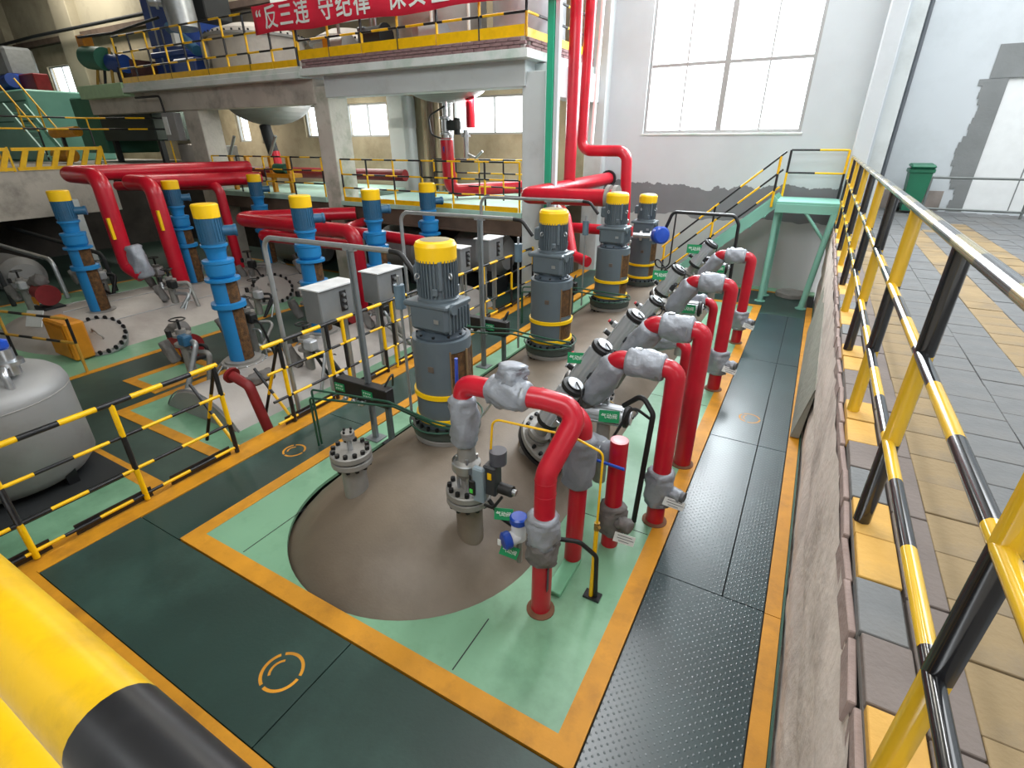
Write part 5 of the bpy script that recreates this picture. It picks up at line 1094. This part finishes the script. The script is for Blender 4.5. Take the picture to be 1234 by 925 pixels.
for i, (x, z, lab) in enumerate(((-10.1, 4.9, 'small motor unit with yellow hood behind the upper railing, left end of the curb'), (-9.0, 5.0, 'small dark motor unit on the upper floor below the banner'), (-7.5, 4.9, 'squat steel unit on the upper floor right of the banner motors'))):
    t = thing('agitator_unit', lab, 'machine', (x, 10.0, 4.42), 'small drive units on the upper floor'); MB().cyl((x-.2, 10.0, z), (x+.25, 10.0, z), .2, None, 18).lathe([(.24, 0), (.24, .04)], frame((x+.25, 10.0, z), (1, 0, 0)), 18).build('motor', [VGREY, DRK, ALU][i], t)
    MB().box((x, 10.0, z-.32), (.6, .4, .12), 0, None, .02).bx(x-.25, x-.17, 9.9, 10.1, 4.42, z-.3).bx(x+.17, x+.25, 9.9, 10.1, 4.42, z-.3).build('base', DRK, t); MB().box((x-.32, 10.0, z+.05), (.22, .3, .3), 0, None, .03).build('hood', [ORNG, GREYD, GALV][i], t)
    MB().tube(fillet([(x, 10.0, z+.18), (x, 10.0, z+.6), (x+.7, 10.3, z+.6), (x+.7, 10.3, 4.42)], .1), .035, 8).build('pipe', [STEELC, GALV, TXTW][i], t)
# machinery at the top left
t = thing('conveyor_head', 'tangled machine with orange arm and green motor at top left', 'machine', (-20.5, 10.2, 4.5))
MB().cyl((-21.2, 10.0, 5.4), (-20.2, 10.0, 5.3), .32, None, 20).build('motor', GREENM, t); MB().bx(-21.4, -21.0, 9.9, 10.2, 5.5, 6.0, 0, .02).build('arm', ORNG, t)
for k in range(4): MB().tube([(-21.0+k*.5, 9.9, 4.5), (-20.7+k*.35, 10.1, 5.6)], .04, 6).build('strut', [mat('worn_yellow_paint', '#b58a32'), DRK][k % 2], t)
MB().bx(-20.4, -19.5, 10.3, 11.2, 4.5, 5.3, 0, .03).build('gearbox', mat('maroon_steel', '#4a2a26', .6, 0, .3), t); MB().cyl((-20.1, 10.1, 5.2), (-19.5, 10.2, 5.15), .25, None, 18).build('drum', BLUEN, t)
MB().tube(fillet([(-21.0, 9.8, 5.9), (-19.0, 9.8, 5.85), (-16.5, 9.8, 6.0)], .2), .035, 8).build('cable', BLKR, t)
tag(MB().tube([(-37, 12.3, 6.8), (-30, 12.3, 6.95), (-20.5, 12.3, 6.95)], .06, 8).build('crane_cable', DRK), 'dark cable strung along the top left wall', 'cable')
# left: dark tank, mint machine and stair, yellow slatted guard
t = thing('dark_green_hopper', 'big dark green square hopper left of the windows', 'hopper', (-21.5, 11, 3)); MB().bx(-22.6, -19.3, 10.4, 12.2, 3.0, 4.45, 0, .04).build('casing', mat('very_dark_green_steel', '#27322e', .7, 0, .2, 1), t); MB().bx(-24.3, -22.62, 10.4, 12.2, 2.6, 4.4, 0, .04).build('side_panel', GREENM, t)
for x in (-22.4, -19.5): MB().bx(x, x+.15, 10.5, 10.65, 2.3, 3.0).build('leg', DRK, t)
t = thing('mint_machine', 'pale mint steel machine casing at the left edge', 'machine', (-29, 9.5, 3)); MB().bx(-32, -25.6, 9.6, 12, 2.3, 4.7, 0, .05).build('casing', MINTS, t); MB().bx(-32.0, -25.58, 9.58, 9.6, 4.3, 4.36).bx(-32.0, -25.58, 9.58, 9.6, 3.65, 3.7).build('rib', GREENM, t)
t = thing('mint_stair', 'steep mint stair with yellow handrails at left', 'stair', (-24, 9, 2.3))
for y in (8.9, 9.5): MB().box((0, 0, 0), (2.6, .2, .05), 0, basis((-24.6, y, 3.3), (-1, 0, .85), (0, 0, 1))).build('stringer', MINTS, t); MB().tube([(-23.6, y, 3.3), (-25.6, y, 5.0)], .03, 6).build('handrail', YEL, t); MB().tube([(-23.6, y, 2.4), (-23.6, y, 3.3)], .03, 6).build('handrail_post', BLK, t); MB().tube([(-24.6, y, 3.3), (-24.6, y, 4.15)], .03, 6).build('handrail_post', YEL, t)
for k in range(8): MB().bx(-23.9-k*.24, -23.65-k*.24, 8.95, 9.45, 2.5+k*.2, 2.53+k*.2).build('tread', MINTS, t)
t = thing('yellow_drum', 'yellow roller lying below the mint stair head', 'drum', (-22.8, 9.6, 3)); MB().cyl((-23.6, 9.3, 3.25), (-22.3, 9.5, 3.3), .16, None, 18).build('roller', YELF, t); MB().cyl((-23.9, 9.3, 2.55), (-23.0, 9.4, 2.55), .22, None, 18).build('lower_roller', YELF, t); MB().bx(-23.2, -23.1, 9.3, 9.4, 2.3, 3.2).build('bracket', BLK, t)
t = thing('blue_hoist', 'blue and grey hoist unit at the upper left edge', 'machine', (-29, 10.5, 5)); MB().bx(-29.6, -28.2, 10.4, 11.4, 5.3, 6.3, 0, .1).build('head', GALV, t); MB().bx(-29.2, -27.9, 10.3, 11.2, 4.72, 5.35, 0, .08).build('drive', BLUEP, t); MB().cyl((-28.4, 10.2, 4.98), (-27.6, 10.2, 5.1), .25, None, 16).build('drum', BLUEN, t)
tag(MB().bx(-27.6, -26.4, 10.4, 10.9, 4.72, 5.3, 0, .03).build('red_crate', RED_DARK), 'red box behind the mint stair head', 'box')
t = thing('slatted_guard', 'yellow slatted guard panels along the left platform edge', 'guard', (-17.95, 5.5, 2.3))
for y0, y1 in ((1.8, 3.9), (3.95, 6.0), (6.05, 8.1)):
    for z0, z1 in ((2.32, 2.4), (2.78, 2.86)): MB().bx(-18.0, -17.94, y0, y1, z0, z1).build('rail', YEL, t)
    for k in range(6):
        y = y0 + .1 + k*(y1-y0-.2)/5.4; MB().box((0, 0, 0), (.05, .12, .46), 0, Matrix.Translation((-17.98, y+.1, 2.59)) @ Matrix.Rotation(-.45, 4, 'X')).build('slat', YEL, t)
    MB().bx(-18.0, -17.95, y1-.04, y1, 2.3, 2.88).build('end_post', YEL, t)
railing('guard_railing', 'thin black and yellow rail above the yellow slatted guard', [(-18.3, 1.5, 2.3), (-18.3, 8.1, 2.3), (-16.6, 9.3, 2.3)], [1.0, 1.28], .022, .022, spacing=2.2, seg=.5)
t = thing('grey_duct_unit', 'grey ventilation box left of the third column on the deck', 'machine', (-18, 11.5, 2.3)); MB().bx(-18.7, -17.8, 11.4, 12.2, 2.3, 2.85, 0, .03).build('casing', GALV, t); MB().bx(-20.0, -19.1, 11.4, 12.2, 2.3, 2.9, 0, .03).build('end_casing', VWHITE, t)
t = thing('wall_cabinet', 'pale cabinet with a black cable hung before the third column', 'cabinet', (-16.2, 9.3, 3.2)); MB().bx(-16.45, -15.85, 9.15, 9.35, 3.0, 3.7, 0, .01).build('box', VGREY, t); MB().bx(-16.4, -16.2, 9.13, 9.15, 3.15, 3.6).build('notice', TAGW, t); MB().tube(fillet([(-17.4, 9.1, 4.1), (-16.2, 9.1, 4.1), (-16.15, 9.1, 3.7)], .1), .03, 6).build('cable', BLKR, t)
for i, (x, lab) in enumerate(((-14.3, 'yellow framed bench machine on the deck right of the third column'), (-12.6, 'yellow framed bench machine nearer the stained column'))):
    t = thing('bench_machine', lab, 'machine', (x, 9.9, 1.72))
    for dx in (-.35, .35): MB().bx(x+dx-.05, x+dx+.05, 9.7, 9.8, 1.72, 2.6).build('leg', YELF, t)
    MB().bx(x-.5, x+.5, 9.6, 10.0, 2.1, 2.2).build('table', YELF, t); MB().cyl((x-.2, 9.75, 2.32), (x+.25, 9.75, 2.32), .12, None, 16).build('motor', GREENM, t); MB().tube([(x-.3, 9.7, 2.6), (x+.1, 9.7, 3.1)], .04, 6).build('lever', GALV, t)
# things glimpsed in the dark under the deck and platform
for i, (x, y, z, r, L, lab) in enumerate(((-13.2, 10.5, .1, .5, 2.0, 'dim horizontal tank under the deck, left of the far mixers'), (-9.0, 10.4, .45, .55, 1.6, 'dim horizontal tank under the lower deck right of the column foot'), (-6.6, 10.3, .6, .5, 1.5, 'grey tank under the lower deck beside the gooseneck'), (-17.6, 5.0, -.1, .5, 1.6, 'dim horizontal tank under the left platform'))):
    t = thing('dim_tank', lab, 'tank', (x, y, -.35), 'dim tanks below the decks')
    MB().lathe([(.001, 0), (r*.7, .06), (r, .25), (r, L-.25), (r*.7, L-.06), (.001, L)], frame((x-L/2, y, z), (1, 0, 0)), 28, cap=False).build('shell', VGREY, t)
    for dx in (-L/4, L/4): MB().bx(x+dx-.06, x+dx+.06, y-r*.7, y+r*.7, -.35, z-r*.6).build('saddle', DRK, t)
t = thing('dark_pump', 'dim blue pump among pipes at the left edge', 'pump', (-16.8, 3.4, -.35)); MB().cyl((-17.2, 3.4, .1), (-16.3, 3.4, .1), .25, None, 20).build('motor', BLUEM, t); MB().box((-16.7, 3.4, -.25), (1.2, .5, .18)).build('base', DRK, t)
for i in range(4): tag(MB().tube(fillet([(-19.0, 3.0+i*.9, .6+.1*i), (-15.6+.3*i, 3.2+i*.9, .55), (-15.5+.3*i, 3.2+i*.9, -.34)], .2), .05, 8).build('dim_pipe', [STEELC, DRK, GALV, DRK][i]), 'dim pipe bending down under the left platform, %s from the front' % ['first', 'second', 'third', 'fourth'][i], 'pipe', 'dim pipes under the left platform')
t = thing('louvre', 'dark louvre with level slats under the lower deck, right end', 'louvre', (-5.8, 10.85, -.35))
for i in range(6): MB().bx(-6.3, -5.3, 10.75, 10.95, .2+i*.2, .24+i*.2).build('slat', DRK, t)
for x in (-6.34, -5.3): MB().bx(x, x+.04, 10.75, 10.95, -.35, 1.5).build('side_frame', DRK, t)
t = thing('window_light_panel', 'white panel imitating window light under the lower deck behind the fourth blue mixer', 'panel', (-8.6, 10.6, 0)); MB().bx(-8.75, -8.35, 10.6, 10.65, .1, 1.2, 0, .01).build('panel', TAGW, t)  # added white panel in place of bright spots of window light
